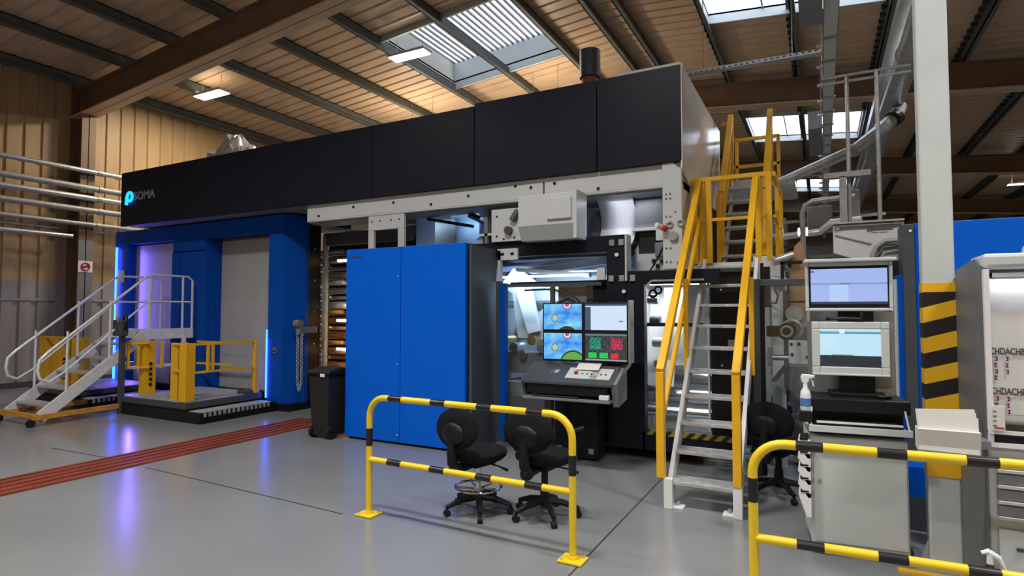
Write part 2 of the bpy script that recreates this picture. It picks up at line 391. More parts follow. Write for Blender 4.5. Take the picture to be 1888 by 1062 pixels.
# ------------------------------------------------------------ printing press: overhead unit and frame
XE = -1.31                                                          # right end of the press
pp = thing('printing_press', (-6.6, 7.8, 0), 'long press with anthracite overhead panels, white side frame and glossy white end wall', 'machine')
for a, b in ((-12.0, -5.69), (-5.69, -3.97), (-3.97, -2.29), (-2.29, XE)):
    M().box(a+.006, 6.47, 3.30, b-.006, 6.52, 4.34 if b < -2.3 else 4.37).xf(Matrix()).build('overhead_panel', 'dark', pp, bevel=.004)
M().box(-12.0, 6.52, 3.33, XE-.03, 9.15, 3.36).build('bridge_floor', 'mgrey', pp)
M().box(-12.0, 6.53, 4.2, XE-.03, 9.15, 4.32).build('bridge_roof', 'dgrey', pp)
M().box(-12.0, 6.52, 3.33, -11.96, 9.15, 4.3).build('bridge_end', 'dgrey', pp)
M().box(-11.9, 9.1, 3.33, XE-.03, 9.15, 4.3).build('bridge_back', 'mgrey', pp)
# glossy white end wall with clipped lower corner
M().prism([(6.47, 3.22), (6.85, 3.1), (6.85, 2.0), (7.6, 2.0), (7.6, 3.1), (9.2, 3.1), (9.2, 4.42), (6.47, 4.42)][0:2]+[(9.2, 3.1), (9.2, 4.37), (6.47, 4.37)], 'x', XE-.02, XE).build('end_wall', 'gloss', pp, bevel=.004)
g = M().prism([(-2.22, 4.36), (-2.16, 4.45), (-2.08, 4.48), (-1.38, 4.48), (-1.34, 4.45), (-1.33, 4.36)], 'y', 6.66, 6.72).build('top_guard', 'cream', pp, bevel=.005)
for x in (-2.1, -1.95, -1.55, -1.36): M().box(x-.014, 6.64, 4.4, x+.014, 6.66, 4.42).build('bolt', 'black', g)
# white frame band, legs
f = M().plate(-7.05, XE-.02, 3.04, 3.30, 6.54, 6.6, [(-3.02, -2.995, 3.06, 3.25)]).build('frame_band', 'white', pp, bevel=.006)
for x, z in ((-6.8, 3.12), (-6.1, 3.2), (-5.35, 3.2), (-4.7, 3.12), (-4.1, 3.18), (-3.4, 3.24), (-2.86, 3.22), (-3.18, 3.2), (-2.3, 3.1)):
    M().cyl((x, 6.53, z), (x, 6.55, z), .019, 10).build('bolt_hole', 'black', f)
M().box(-7.05, 6.6, 3.02, XE-.02, 6.95, 3.3).build('frame_beam', 'mgrey', pp)
lg = M().plate(-5.82, -5.17, 2.3, 3.04, 6.55, 6.6, [(-5.72, -5.28, 2.56, 2.83)]).build('frame_bracket', 'white', pp, bevel=.005)
for x in (-5.75, -5.6, -5.4, -5.25): M().cyl((x, 6.54, 2.96), (x, 6.56, 2.96), .012, 8).build('bolt_hole', 'dgrey', lg)
fp = M().prism([(-1.54, 2.12), (XE-.02, 2.12), (XE-.02, 3.2), (-1.42, 3.3), (-1.54, 3.3)], 'y', 6.5, 6.56).build('end_leg', 'white', pp, bevel=.006)
for x, z in [(-1.5+.045*i, zz) for i in range(2) for zz in (2.2, 2.35, 2.62, 2.7, 2.9, 2.95)]+[(-1.4, 2.75), (-1.35, 2.2)]:
    M().cyl((x, 6.49, z), (x, 6.51, z), .009, 8).build('bolt_hole', 'dgrey', fp)
M().box(-1.38, 6.485, 2.12, -1.30, 6.51, 2.2).build('latch_block', 'black', fp)
M().torus((-1.46, 6.49, 2.61), .03, .012, ax='y').build('cable_gland', 'galvd', fp, smooth=True)
M().torus((-1.34, 6.49, 2.62), .03, .012, ax='y').build('cable_gland', 'galvd', fp, smooth=True)
M().cyl((-1.42, 6.46, 2.48), (-1.42, 6.52, 2.48), .05, 18).build('cable_gland', 'galvd', fp, smooth=True)
M().cyl((-1.58, 6.38, 2.6), (-1.50, 6.52, 2.56), .03, 12).build('coupling', 'label', fp, smooth=True)
M().cyl((-1.52, 6.42, 2.57), (-1.50, 6.46, 2.56), .034, 12).build('coupling_ring', 'redp', fp, smooth=True)
M().prism([(6.56, 2.12), (7.3, 2.12), (7.3, 3.1), (6.56, 3.1)], 'x', XE-.1, XE-.02).build('end_side_frame', 'white', pp)
# white hopper cover in front of the band, gear plate
h = M().box(-3.19, 6.2, 2.66, -2.465, 6.5, 3.03).build('cover_box', 'white', pp, bevel=.01)
M().prism([(6.2, 2.66), (6.5, 2.66), (6.5, 2.5), (6.3, 2.5)], 'x', -3.19, -2.47).build('sloping_base', 'cream', h)
M().box(-2.47, 6.17, 2.49, -2.43, 6.5, 3.04).build('side_lip', 'white', h)
M().box(-2.8, 6.17, 2.72, -2.5, 6.2, 2.97).build('hatch', 'white', h, bevel=.008)
gp = M().box(-3.68, 6.42, 2.53, -3.2, 6.46, 2.94).build('gear_plate', 'white', pp, bevel=.004)
M().cyl((-3.42, 6.36, 2.66), (-3.42, 6.42, 2.66), .05, 18).cyl((-3.36, 6.38, 2.78), (-3.30, 6.42, 2.9), .045, 14).build('gear', 'dgrey', gp, smooth=True)
for x, z in ((-3.6, 2.6), (-3.6, 2.85), (-3.5, 2.56), (-3.35, 2.57)): M().cyl((x, 6.41, z), (x, 6.43, z), .012, 8).build('bolt', 'black', gp)
# lower anthracite frame
d = pp
M().box(-3.95, 6.48, 2.34, -1.96, 6.6, 2.53).build('cross_beam', 'dark', d, bevel=.004)
col_ = M().box(-2.18, 6.46, 1.2, -1.955, 6.6, 2.53).build('upright', 'dark', d, bevel=.004)
M().box(-2.18, 6.47, .13, -1.75, 6.6, 2.02).build('upright', 'dark', d, bevel=.004)
M().box(-1.955, 6.44, 2.0, -1.935, 6.62, 2.53).build('edge_strip', 'cream', d)
M().box(-1.93, 6.48, 1.96, -.95, 6.6, 2.11).build('cross_beam', 'dark', d, bevel=.004)
M().box(-1.78, 6.47, .13, -.75, 6.6, .33).build('sill', 'dark', d, bevel=.004)
M().box(-1.73, 6.462, .3, -.8, 6.471, .36).build('hazard_edge', 'hazardf', d)
M().box(-1.74, 6.48, 1.49, -1.12, 6.52, 1.53).build('mid_rail', 'black', d)
M().bar((-1.73, 6.47, 1.5), (-1.73, 6.47, 1.93), .02, .02).bar((-1.73, 6.47, 1.93), (-1.66, 6.47, 1.995), .02, .02).bar((-1.66, 6.47, 1.995), (-1.1, 6.47, 1.995), .02, .02).build('window_frame', 'galv', d)
for x, z in ((-2.11, 2.44), (-2.0, 2.44), (-2.12, 2.03), (-1.995, 2.03), (-1.87, 2.03)): M().box(x-.03, 6.44, z-.035, x+.03, 6.46, z+.035).build('bracket_plate', 'galvd', col_, bevel=.004)
for x, z in ((-2.05, 2.3), (-1.97, 1.88)): M().cyl((x, 6.43, z), (x, 6.46, z), .022, 12).build('cap', 'label', col_)
M().box(-3.60, 6.44, 2.02, -3.56, 6.5, 2.42).build('angle_bracket', 'white', d)
ab = M().box(-3.60, 6.44, 2.3, -3.32, 6.48, 2.44).build('angle_bracket', 'white', d)
for x in (-3.53, -3.39): M().box(x-.025, 6.43, 2.36, x+.02, 6.45, 2.39).build('slot', 'black', ab)
M().box(-2.3, 6.46, 2.02, -2.2, 6.5, 2.16).build('angle_bracket', 'white', d)
M().box(-3.45, 6.5, 1.975, -2.15, 6.56, 2.02).build('door_rail', 'dark', d)
# inside: back plates, rollers, printing stations, tubes that light the work area
M().box(-7.6, 9.0, .1, XE-.1, 9.05, 3.3).build('back_plate', 'white', d)
M().box(-3.9, 6.62, .1, -1.2, 9.0, .16).build('walk_deck', 'grate', d)
M().box(-3.95, 6.7, .13, -3.9, 9.0, 3.0).build('side_plate', 'mgrey', d)
M().prism([(7.0, .16), (9.0, .16), (9.0, 3.1), (7.8, 3.1), (7.0, 2.4)], 'x', -2.0, -1.95).build('side_plate', 'white', d)
M().box(-3.9, 8.2, .16, -2.0, 8.3, 2.2).build('station_plate', 'white', d)
for i, (y, z, r) in enumerate(((7.4, 2.2, .07), (7.2, 1.75, .05), (7.6, 1.35, .11), (7.3, .95, .09), (7.7, .6, .12), (7.9, 2.5, .06))):
    M().cyl((-3.88, y, z), (-2.02, y, z), r, 18).build('roller', 'steel', d, smooth=True)
M().prism([(6.95, 2.26), (7.05, 2.3), (8.2, 2.62), (8.2, 2.56), (7.05, 2.2)], 'x', -3.88, -2.1).build('web', 'filmb', d)
M().bar((-3.75, 7.0, 2.15), (-3.3, 7.25, 1.75), .34, .02, (0, 1, 0)).build('guide_plate', 'film', d)
M().prism([(-3.7, 2.0), (-3.5, 2.0), (-3.42, 1.5), (-3.15, 1.5), (-3.15, 1.28), (-3.6, 1.3)], 'y', 7.0, 7.06).build('doctor_arm', 'cream', d, bevel=.004)
M().prism([(-3.62, 1.98), (-3.38, 2.02), (-3.25, 1.4), (-3.42, 1.36)], 'y', 6.93, 6.99).build('doctor_arm', 'film', d, bevel=.004)
for i in range(7):
    x = -3.72+i*.13; z = 1.28-.1*(i % 3)
    M().cyl((x, 6.85, z), (x, 7.1, z), .055+.01*(i % 2), 14).build('pump_fitting', ('brass', 'steel', 'dgrey')[i % 3], d, smooth=True)
M().box(-3.8, 6.9, .85, -2.9, 7.4, 1.12).build('ink_tray', 'mgrey', d, bevel=.01)
M().box(-3.75, 6.85, .2, -3.35, 7.3, .75).build('ink_tank', 'galvd', d, bevel=.02)
M().box(-3.3, 6.85, .18, -2.9, 7.3, .62).build('ink_tank', 'cream', d, bevel=.02)
M().box(-2.85, 6.62, 1.55, -2.46, 6.66, 1.97).build('cable_plate', 'mgrey', d); M().box(-2.46, 6.56, .13, -2.18, 6.6, 1.98).build('cover_panel', 'dark', d)
M().tube([(-3.3, 6.6, 1.92), (-2.9, 6.58, 1.93), (-2.6, 6.55, 1.82), (-2.45, 6.5, 1.7)], .012, 8).build('hose', 'black', d, smooth=True)
for y, z in ((7.5, 2.3), (8.0, 2.0)):
    tb = M().cyl((-3.8, y, z), (-2.6, y, z), .02, 10).build('tube_lamp', 'tube', d)
    area('interior_light', (-3.2, y, z-.05), 1.2, .06, 15, (.5, .74, 1), parent=tb)
M().prism([(-3.3, 2.14), (-2.25, 2.24), (-2.25, 2.34), (-3.5, 2.2)], 'y', 6.85, 6.9).build('light_shelf', 'filmb', d)
M().bar((-3.5, 6.8, 2.2), (-2.5, 6.8, 2.1), .1, .05).build('cable_duct', 'film', d)
tb = M().cyl((-3.7, 6.72, 2.1), (-2.5, 6.72, 2.1), .015, 10).build('tube_lamp', 'tube', d)  # tube and its light added to brighten the doctor arms
area('interior_light', (-3.1, 6.74, 2.07), 1.2, .05, 18, (.55, .76, 1), rot=(.8, 0, 0), parent=tb)
# curved web path beside the hopper
m = M(); pts = [(7.0+.35*math.sin(t), 2.75-.33*math.cos(t)) for t in [math.pi*i/12 for i in range(13)]]
for (a, b) in ((-2.42, -1.98),):
    k = len(m.v)
    for y, z in pts: m.v += [Vector((a, y-.35, z)), Vector((b, y-.35, z))]
    for i in range(12): m.f.append((k+2*i, k+2*i+1, k+2*i+3, k+2*i+2))
area('interior_light', (-2.0, 6.8, 3.0), .6, .06, 2.5, (.85, .9, 1), parent=pp)  # light added without a tube, brightens the opening around the curved web
cw = m.build('curved_web', 'film', d, smooth=True)
md = cw.modifiers.new('thick', 'SOLIDIFY'); md.thickness = .012
M().prism([(-2.35, 3.03), (-2.1, 3.03), (-1.65, 2.55), (-1.65, 2.3), (-1.95, 2.3)], 'y', 7.3, 7.36).build('deflector_plate', 'white', d)
for (x, z, r) in ((-2.38, 2.74, .2), (-2.15, 2.8, .1), (-2.05, 2.6, .08)): M().cyl((x, 7.0, z), (x, 7.6, z), r, 24).build('roller_end', 'dgrey', d, smooth=True)
M().box(-1.98, 6.95, 2.66, -1.55, 7.0, 3.0).build('cover_plate', 'mgrey', d); M().box(-2.0, 6.9, 2.62, -1.55, 6.95, 2.655).build('rail', 'cream', d)
M().box(-1.95, 6.98, 2.3, -1.7, 7.1, 2.62).build('motor', 'blackm', d, bevel=.02); M().box(-1.72, 6.9, 2.49, -1.54, 7.05, 2.62).build('motor_cover', 'cream', d, bevel=.01)
M().box(-1.72, 6.85, 2.3, -1.54, 7.05, 2.46).build('motor_cover', 'mgrey', d, bevel=.01); M().box(-1.94, 6.9, 2.11, -1.54, 7.0, 2.34).build('cover_plate', 'white', d)
for x, z in ((-1.74, 2.25), (-1.64, 2.24), (-1.69, 2.19)): M().box(x-.02, 6.87, z-.02, x+.02, 6.9, z+.02).build('clip', 'black', d)
M().tube([(-1.78, 6.84, 2.12), (-1.68, 6.84, 2.28), (-1.6, 6.84, 2.45)], .01, 6).build('hose', 'black', d)
# upper left gap
M().box(-5.1, 7.2, 2.3, -4.75, 7.25, 3.02).build('support_plate', 'mgrey', d); M().box(-4.95, 7.4, 2.3, -4.45, 7.44, 3.2).build('web_sheet', 'filmb', d)
M().bar((-4.3, 6.9, 3.0), (-3.9, 7.6, 2.72), .12, .05).build('truss_bar', 'dark', d); M().bar((-3.9, 6.9, 3.02), (-3.6, 7.3, 2.85), .12, .05).build('truss_bar', 'dark', d)
M().box(-4.25, 7.0, 2.42, -3.9, 7.1, 2.68).build('web_sheet', 'filmb', d); M().box(-4.0, 6.75, 2.5, -3.68, 6.9, 2.66).build('junction_box', 'dark', d)
M().box(-5.9, 7.8, 2.3, -3.9, 7.85, 3.3).build('web_sheet', 'filmb', d); M().box(-4.05, 6.7, 2.66, -3.66, 6.72, 2.69).build('rail', 'film', d)
tb = M().cyl((-5., 7.2, 2.25), (-3.95, 7.2, 2.25), .02, 8).build('tube_lamp', 'tube', d)
area('interior_light', (-4.6, 7.0, 2.97), 1.4, .06, 9, (.5, .74, 1), rot=(.7, 0, 0), parent=tb)  # added light apart from the tube, turned away from view, brightens the sheets
M().bar((-5.05, 6.97, 3.0), (-4.35, 7.05, 2.86), .1, .04).build('truss_bar', 'dark', d)
M().box(-5.5, 7.3, 2.4, -5.2, 7.34, 2.62).build('web_sheet', 'filmb', d)
# right hand bay with bright web
M().box(-1.95, 8.6, .3, -.6, 8.65, 2.1).build('bay_plate', 'white', d)
M().prism([(7.6, 1.98), (7.65, 1.98), (7.25, .75), (7.2, .75)], 'x', -1.95, -1.6).build('hanging_web', 'film', d)
M().box(-1.72, 7.3, 1.0, -1.45, 7.32, 1.95).build('hanging_web', 'film', d)
for y, z, r in ((7.4, .62, .1), (7.1, .47, .06), (7.9, .8, .09)): M().cyl((-1.94, y, z), (-.65, y, z), r, 20).build('roller', 'steel', d, smooth=True)
for i in range(7): M().bar((-1.93+.0, 6.72+i*.1, .18), (-.7, 6.72+i*.1, .18), .05, .03).build('deck_bar', 'galv', d)
for x, z in ((-1.72, 1.86), (-1.66, 1.9)): M().torus((x, 6.75, z), .04, .012, ax='y').build('clamp', 'black', d)
for i in range(5): M().cyl((-1.84, 7.0+.1*i, 1.8-.26*i), (-1.72, 7.0+.1*i, 1.8-.26*i), .06, 16).build('roller_end', ('steel', 'dgrey', 'cream')[i % 3], d, smooth=True)
for x, z in ((-1.35, 1.8), (-1.33, 1.33), (-1.4, 1.62)): M().cyl((x, 8.58, z), (x, 8.6, z), .035, 10).build('knob', 'dgrey', d)
tb = M().cyl((-1.9, 7.3, 2.0), (-.8, 7.3, 2.0), .02, 10).build('tube_lamp', 'tube', d)
area('interior_light', (-1.35, 7.2, 1.95), 1.0, .08, 16, (.9, .95, 1), parent=tb)
# black end cabinet behind the stairs
bc = M().box(-1.12, 6.95, .12, -.60, 7.05, 2.1).build('rear_door', 'black', d, bevel=.005)
M().box(-1.15, 6.93, .3, -1.13, 7.0, 2.05).build('edge_strip', 'cream', d)
M().box(-.93, 6.92, 1.22, -.85, 6.95, 1.34).build('door_lock', 'galvd', bc, bevel=.005)
for x, z in ((-1.0, 1.9), (-.8, 1.85), (-1.02, 1.5), (-1.0, 1.05), (-.7, 1.12)): M().cyl((x, 6.94, z), (x, 6.95, z), .012, 8).build('bolt', 'galv', bc)
# dryer section with copper coloured rollers between the portal and the blue cabinet
dr = thing('dryer_section', (-6.9, 7.8, 0), 'stack of glowing copper and steel rollers in the gap beside the blue portal', 'machine')
M().box(-8.6, 8.55, .1, -5.4, 8.6, 3.0).build('back_plate', 'blackm', dr)
M().box(-7.8, 7.62, 2.82, -5.9, 7.75, 3.04).build('top_beam', 'dgrey', dr)
M().box(-7.80, 7.6, .1, -7.74, 7.68, 3.0).build('post', 'galvd', dr)
z = .55; i = 0
while z < 2.75:
    r = (.045, .07, .035, .06)[i % 4]; warm = z < 1.75
    M().cyl((-8.5, 7.85+.1*(i % 3), z), (-5.6, 7.85+.1*(i % 3), z), r, 14).build('roller', 'copper' if warm else 'steel', dr, smooth=True)
    if i % 2 == 0: M().cyl((-8.3, 7.8, z+.02), (-7.5-.15*(i % 4), 7.8, z+.02), r*.75, 12).build('roller_core', 'brass' if warm else 'steel', dr, smooth=True)
    z += .135; i += 1
for z in (1.0, 1.5, 2.55):
    w_ = M().cyl((-7.55, 7.72, z), (-7.25, 7.72, z), .022, 10).build('heater_lamp', 'warm', dr)
area('heater_light', (-7.3, 7.6, 1.3), .6, 1.8, 13, (1, .72, .42), rot=(math.pi/2, 0, 0), parent=dr)
# ------------------------------------------------------------ blue portal with two shutters
po = thing('roll_portal', (-10.3, 7.3, 0), 'large blue portal housing with two grey shutters and blue light strips at the far left', 'machine')
x0, x1, PY = -12.95, -7.98, 6.9
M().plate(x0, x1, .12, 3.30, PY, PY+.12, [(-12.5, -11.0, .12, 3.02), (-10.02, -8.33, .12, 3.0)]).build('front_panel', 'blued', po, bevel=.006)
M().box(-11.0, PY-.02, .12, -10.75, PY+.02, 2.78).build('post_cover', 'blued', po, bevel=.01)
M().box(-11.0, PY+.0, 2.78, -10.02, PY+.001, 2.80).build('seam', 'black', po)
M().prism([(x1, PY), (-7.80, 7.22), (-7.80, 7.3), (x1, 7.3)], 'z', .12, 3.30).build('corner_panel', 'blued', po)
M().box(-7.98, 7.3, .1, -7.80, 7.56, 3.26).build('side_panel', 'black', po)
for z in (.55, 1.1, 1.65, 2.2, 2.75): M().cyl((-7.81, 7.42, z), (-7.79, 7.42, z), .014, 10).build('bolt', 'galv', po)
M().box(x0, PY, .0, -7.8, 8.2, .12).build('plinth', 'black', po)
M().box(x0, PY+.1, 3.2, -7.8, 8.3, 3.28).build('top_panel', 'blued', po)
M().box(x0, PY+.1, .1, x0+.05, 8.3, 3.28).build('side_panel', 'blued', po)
for a, b, zt, rc in ((-12.5, -11.0, 3.02, .16), (-10.02, -8.33, 3.0, .32)):
    M().box(a-.02, PY+.1, .12, a+.02, PY+.45, zt).build('jamb', 'blued', po); M().box(b-.02, PY+.1, .12, b+.02, PY+.45, zt).build('jamb', 'blued', po)
    M().box(a, PY+.1, zt-.02, b, PY+.45, zt+.02).build('lintel', 'dark', po)
    s_ = M()
    M().box(a, PY+rc, .26, b, PY+rc+.03, 1.88).build('shutter', 'shutter', po, bevel=.004); M().box(a, PY+rc+.005, 1.885, b, PY+rc+.035, zt).build('shutter', 'shutter', po, bevel=.004)
    M().box(a, PY+rc-.03, .12, b, PY+rc+.04, .24).build('threshold', 'black', po)
M().box(-12.88, PY-.03, .28, -12.84, PY, 2.98).build('light_strip', 'led', po)
M().box(-8.36, PY-.01, .2, -8.335, PY+.01, 1.35).build('light_strip', 'led', po)
area('strip_glow', (-12.86, PY-.06, 1.6), .05, 2.7, 12, (.10, .12, 1), rot=(math.pi/2, 0, 0), parent=po)
area('strip_glow', (-8.36, PY-.04, .7), .03, 1.0, 2, (.10, .12, 1), rot=(math.pi/2, 0, 0), parent=po)
area('strip_glow', (-12.4, PY+.05, 1.7), .05, 2.4, 20, (.20, .12, 1), rot=(math.pi/2, 0, -math.pi/2-.2), parent=po)
M().box(-12.78, PY-.03, 2.25, -12.6, PY-.0, 2.5).build('notice', 'label', po)
bt = M().cyl((-8.14, PY-.02, 1.0), (-8.14, PY, 1.0), .05, 18).build('button_plate', 'steel', po, smooth=True)
M().cyl((-8.14, PY-.04, 1.0), (-8.14, PY-.02, 1.0), .028, 14).build('button', 'redp' if 0 else 'dgrey', bt, smooth=True)
# logo on the overhead panel
lo = thing('illuminated_logo', (-11.4, 6.465, 3.8), 'glowing blue drop logo with grey letters at the left end of the dark panel', 'sign')
t = M(); t.torus((-11.68, 6.455, 3.85), .085, .026, ax='y', n=24).bar((-11.765, 6.455, 3.85), (-11.775, 6.455, 3.70), .045, .05, (0, 1, 0)).build('logo_ring', 'ledlogo', lo, smooth=True)
text('SOMA', 'lettering', .215, 'galv', (-11.55, 6.462, 3.775), RX90, lo, .004, 1.12)
# pendant control with chain
pc = thing('chain_hoist_pendant', (-7.62, 6.6, 1.3), 'grey hoist pendant with a hanging loop of chain on the blue portal', 'hoist')
px_, py_ = -7.62, 6.95
M().box(px_-.05, py_-.04, 1.28, px_+.05, py_+.04, 1.42).cyl((px_-.06, py_-.04, 1.46), (px_+.06, py_-.04, 1.46), .06, 14).box(px_-.03, py_, 1.3, px_+.03, py_+.40, 1.4).box(px_-.19, py_+.36, 1.3, px_+.03, py_+.42, 1.4).build('hoist_block', 'mgrey', pc, smooth=True)
c = M()
for s in (-.045, .045):
    for k in range(28):
        z = 1.26-k*.033; c.torus((px_+s*(1 if k < 24 else (28-k)/5), py_, z), .021, .007, 8, 5, ax='x' if k % 2 else 'y')
c.build('chain', 'galv', pc, kind='stuff')
# ------------------------------------------------------------ blue electrical cabinet
ec = thing('electrical_cabinet', (-4.6, 6.4, 0), 'tall bright blue two-door cabinet with dark grey side beside the black bin', 'cabinet')
M().box(-5.56, 5.84, .03, -4.66, 5.90, 2.47).build('door', 'blue', ec, bevel=.005)
M().box(-4.65, 5.84, .03, -3.70, 5.90, 2.47).build('door', 'blue', ec, bevel=.005)
for z in (2.1, 1.0, .12): M().cyl((-4.69, 5.83, z), (-4.69, 5.84, z), .012, 10).build('lock', 'galv', ec)
M().box(-5.54, 5.90, .0, -3.66, 6.45, 2.46).build('body', 'dark', ec, bevel=.005)
M().box(-3.66, 5.86, .02, -3.62, 6.45, 2.44).build('side_panel', 'dgrey', ec, bevel=.004)
M().box(-5.48, 5.835, 2.36, -5.3, 5.84, 2.38).build('nameplate', 'dgrey', ec)
gd = thing('sliding_guard_door', (-3.5, 6.42, 0), 'narrow blue-edged sliding guard door of clear sheet left of the console', 'door')
M().box(-3.56, 6.33, .12, -3.50, 6.4, 2.03).build('frame', 'dgrey', gd); M().box(-3.50, 6.30, .12, -3.42, 6.38, 2.0).build('edge_profile', 'blued', gd)
M().box(-3.42, 6.34, .15, -2.3, 6.35, 1.97).build('clear_sheet', 'glass', gd)
M().box(-3.42, 6.33, 1.95, -2.2, 6.37, 1.99).build('frame', 'dgrey', gd); M().box(-2.83, 6.33, 1.6, -2.78, 6.37, 1.95).build('frame', 'dgrey', gd)
# dark pedestal behind the console
pd = thing('console_pedestal', (-2.6, 6.7, 0), 'low dark steel plinth cabinet on the floor under the control console', 'cabinet')
M().box(-3.4, 6.42, .0, -2.75, 6.47, .62).build('panel', 'dgrey', pd); M().box(-2.72, 6.2, .02, -2.2, 6.46, .72).build('body', 'dark', pd, bevel=.01)
for x in (-2.66, -2.28): M().box(x-.03, 6.19, .08, x+.03, 6.2, .14).build('foot_plate', 'galvd', pd)
M().box(-3.5, 6.38, .12, -2.72, 6.42, .2).build('kick_panel', 'black', pd)
# ------------------------------------------------------------ operator console with four screens
oc = thing('operator_console', (-2.25, 5.95, .75), 'dark grey operator console with four glowing screens on an arm', 'console')
CY = 5.88
M().box(-2.72, CY, 1.12, -1.75, CY+.10, 1.75).build('screen_housing', 'black', oc, bevel=.006)
M().box(-1.75, CY-.02, 1.12, -1.73, CY+.12, 1.77).bar((-1.74, CY+.02, 1.12), (-1.84, CY-.05, .98), .02, .03).build('side_rail', 'steel', oc)
def screen_mat(kind):
    m = mat('screen_'+kind, (.02,.02,.02), .25, var=0); t = m.node_tree; N = t.nodes; L = t.links; b = N['Principled BSDF']
    tc = N.new('ShaderNodeTexCoord'); sp = N.new('ShaderNodeSeparateXYZ'); L.new(tc.outputs['Generated'], sp.inputs[0]); X, Z = sp.outputs[0], sp.outputs[2]
    def mth(op, a, c=None, d=None):
        n = N.new('ShaderNodeMath'); n.operation = op
        for i, v in enumerate((a, c, d)):
            if v is None: continue
            if isinstance(v, (int, float)): n.inputs[i].default_value = v
            else: L.new(v, n.inputs[i])
        return n.outputs[0]
    def mix(f, a, c):
        n = N.new('ShaderNodeMix'); n.data_type = 'RGBA'; L.new(f, n.inputs[0])
        for s, v in ((6, a), (7, c)):
            if isinstance(v, tuple): n.inputs[s].default_value = (*v, 1)
            else: L.new(v, n.inputs[s])
        return n.outputs[2]
    def disc(cx, cz, r, asp=1.6):
        dx = mth('MULTIPLY', mth('SUBTRACT', X, cx), asp); dz = mth('SUBTRACT', Z, cz)
        return mth('LESS_THAN', mth('ADD', mth('MULTIPLY', dx, dx), mth('MULTIPLY', dz, dz)), r*r)
    def rect(a, b_, c_, d_):
        return mth('MULTIPLY', mth('MULTIPLY', mth('GREATER_THAN', X, a), mth('LESS_THAN', X, b_)), mth('MULTIPLY', mth('GREATER_THAN', Z, c_), mth('LESS_THAN', Z, d_)))
    nz = N.new('ShaderNodeTexNoise'); nz.inputs['Scale'].default_value = 2.5; L.new(tc.outputs['Generated'], nz.inputs[0])
    if kind.startswith('camera'):
        c = mix(mth('MULTIPLY_ADD', nz.outputs[0], 2.4, -.75), (.0,.2,.8), (.28,.75,.95))
        c = mix(disc(.30, .45, .15), c, (.03,.08,.06)); c = mix(disc(.30, .45, .125), c, (.45,.55,.42))
        c = mix(disc(.62, .98, .19), c, (.25,.02,.08)); c = mix(disc(.62, .98, .16), c, (.7,.7,.8)); c = mix(disc(.62, .98, .09), c, (.3,.1,.3))
        if kind.endswith('upper'): c = mix(disc(.62, -.32, .46), c, (.01,.03,.03))
        else: c = mix(disc(.78, -.22, .58), c, (.02,.06,.03)); c = mix(disc(.78, -.24, .53), c, (.12,.38,.06))
    elif kind == 'list':
        c = mix(rect(0, .14, 0, .88), (.62,.76,.95), (.04,.09,.14)); c = mix(rect(0, 1, .92, 1), c, (.03,.07,.1)); c = mix(rect(.82, .92, .3, .36), c, (.2,.3,.4))
    elif kind == 'status':
        w = N.new('ShaderNodeTexVoronoi'); w.inputs['Scale'].default_value = 22; w.distance = 'CHEBYCHEV'; L.new(tc.outputs['Generated'], w.inputs[0])
        f = mth('GREATER_THAN', w.outputs['Distance'], .42)
        c = mix(f, (.012,.02,.028), (.04,.055,.065)); 
        c = mix(mth('MULTIPLY', rect(.12, .38, .42, .85), mth('GREATER_THAN', w.outputs['Distance'], .3)), c, (.0,.3,.2))
        c = mix(mth('MULTIPLY', rect(.62, .9, .42, .85), mth('GREATER_THAN', w.outputs['Distance'], .33)), c, (.5,.03,.08))
        for a, b_ in ((.08, .28), (.35, .55)): c = mix(rect(a, b_, .1, .3), c, (.0,.6,.08))
        c = mix(rect(.62, .8, .1, .28), c, (.75,.02,.03)); c = mix(rect(0, 1, 0, .06), c, (.3,.3,.33)); c = mix(rect(0, 1, .93, 1), c, (.15,.18,.2))
    elif kind == 'upper':
        c = mix(rect(0, 1, .55, .6), (.36,.47,.85), (.22,.34,.6)); c = mix(rect(0, 1, .0, .07), c, (.02,.04,.09)); c = mix(rect(.25, .5, .07, .55), c, (.45,.6,.9)); c = mix(rect(.0, .05, .9, .96), c, (.1,.2,.4)); c = mix(rect(.4, .52, .56, .6), c, (.12,.2,.4))
    else:
        c = mix(rect(0, 1, .0, .3), (.5,.78,.92), (.012,.02,.03)); c = mix(rect(0, 1, .87, .93), c, (.12,.3,.45)); c = mix(rect(.2, .55, .3, .33), c, (.2,.3,.35)); c = mix(rect(.04, .25, .5, .8), c, (.56,.8,.9)); c = mix(rect(.33, .42, .88, 1), c, (.75,.88,.95))
    b.inputs['Base Color'].default_value = (.02, .02, .02, 1)
    for l in list(b.inputs['Base Color'].links): t.links.remove(l)
    L.new(c, b.inputs['Emission Color']); b.inputs['Emission Strength'].default_value = 1.0
    return m
for k, (xa, xb, za, zb, nm) in enumerate(((-2.70, -2.26, 1.46, 1.735, 'camera_upper'), (-2.22, -1.77, 1.46, 1.735, 'list'), (-2.70, -2.26, 1.14, 1.42, 'camera_lower'), (-2.22, -1.77, 1.14, 1.42, 'status'))):
    M().box(xa, CY-.008, za, xb, CY-.002, zb).build('screen', screen_mat(nm), oc, label=['blue camera view with a small disc', 'pale blue list view', 'blue camera view with a green arc', 'dark status view with green and red blocks'][k])
desk = M().prism([(5.60, .90), (5.60, .93), (5.92, 1.09), (5.96, 1.09), (5.96, .90)], 'x', -2.84, -1.84).build('desk', 'dgrey', oc, bevel=.005)
M().prism([(5.62, .93), (5.97, 1.10), (5.97, .75), (5.70, .70)], 'x', -1.86, -1.80).build('side_panel', 'mgrey', oc)
M().prism([(5.62, .93), (5.97, 1.10), (5.97, .76), (5.72, .74)], 'x', -2.86, -2.83).build('side_panel', 'dgrey', oc)
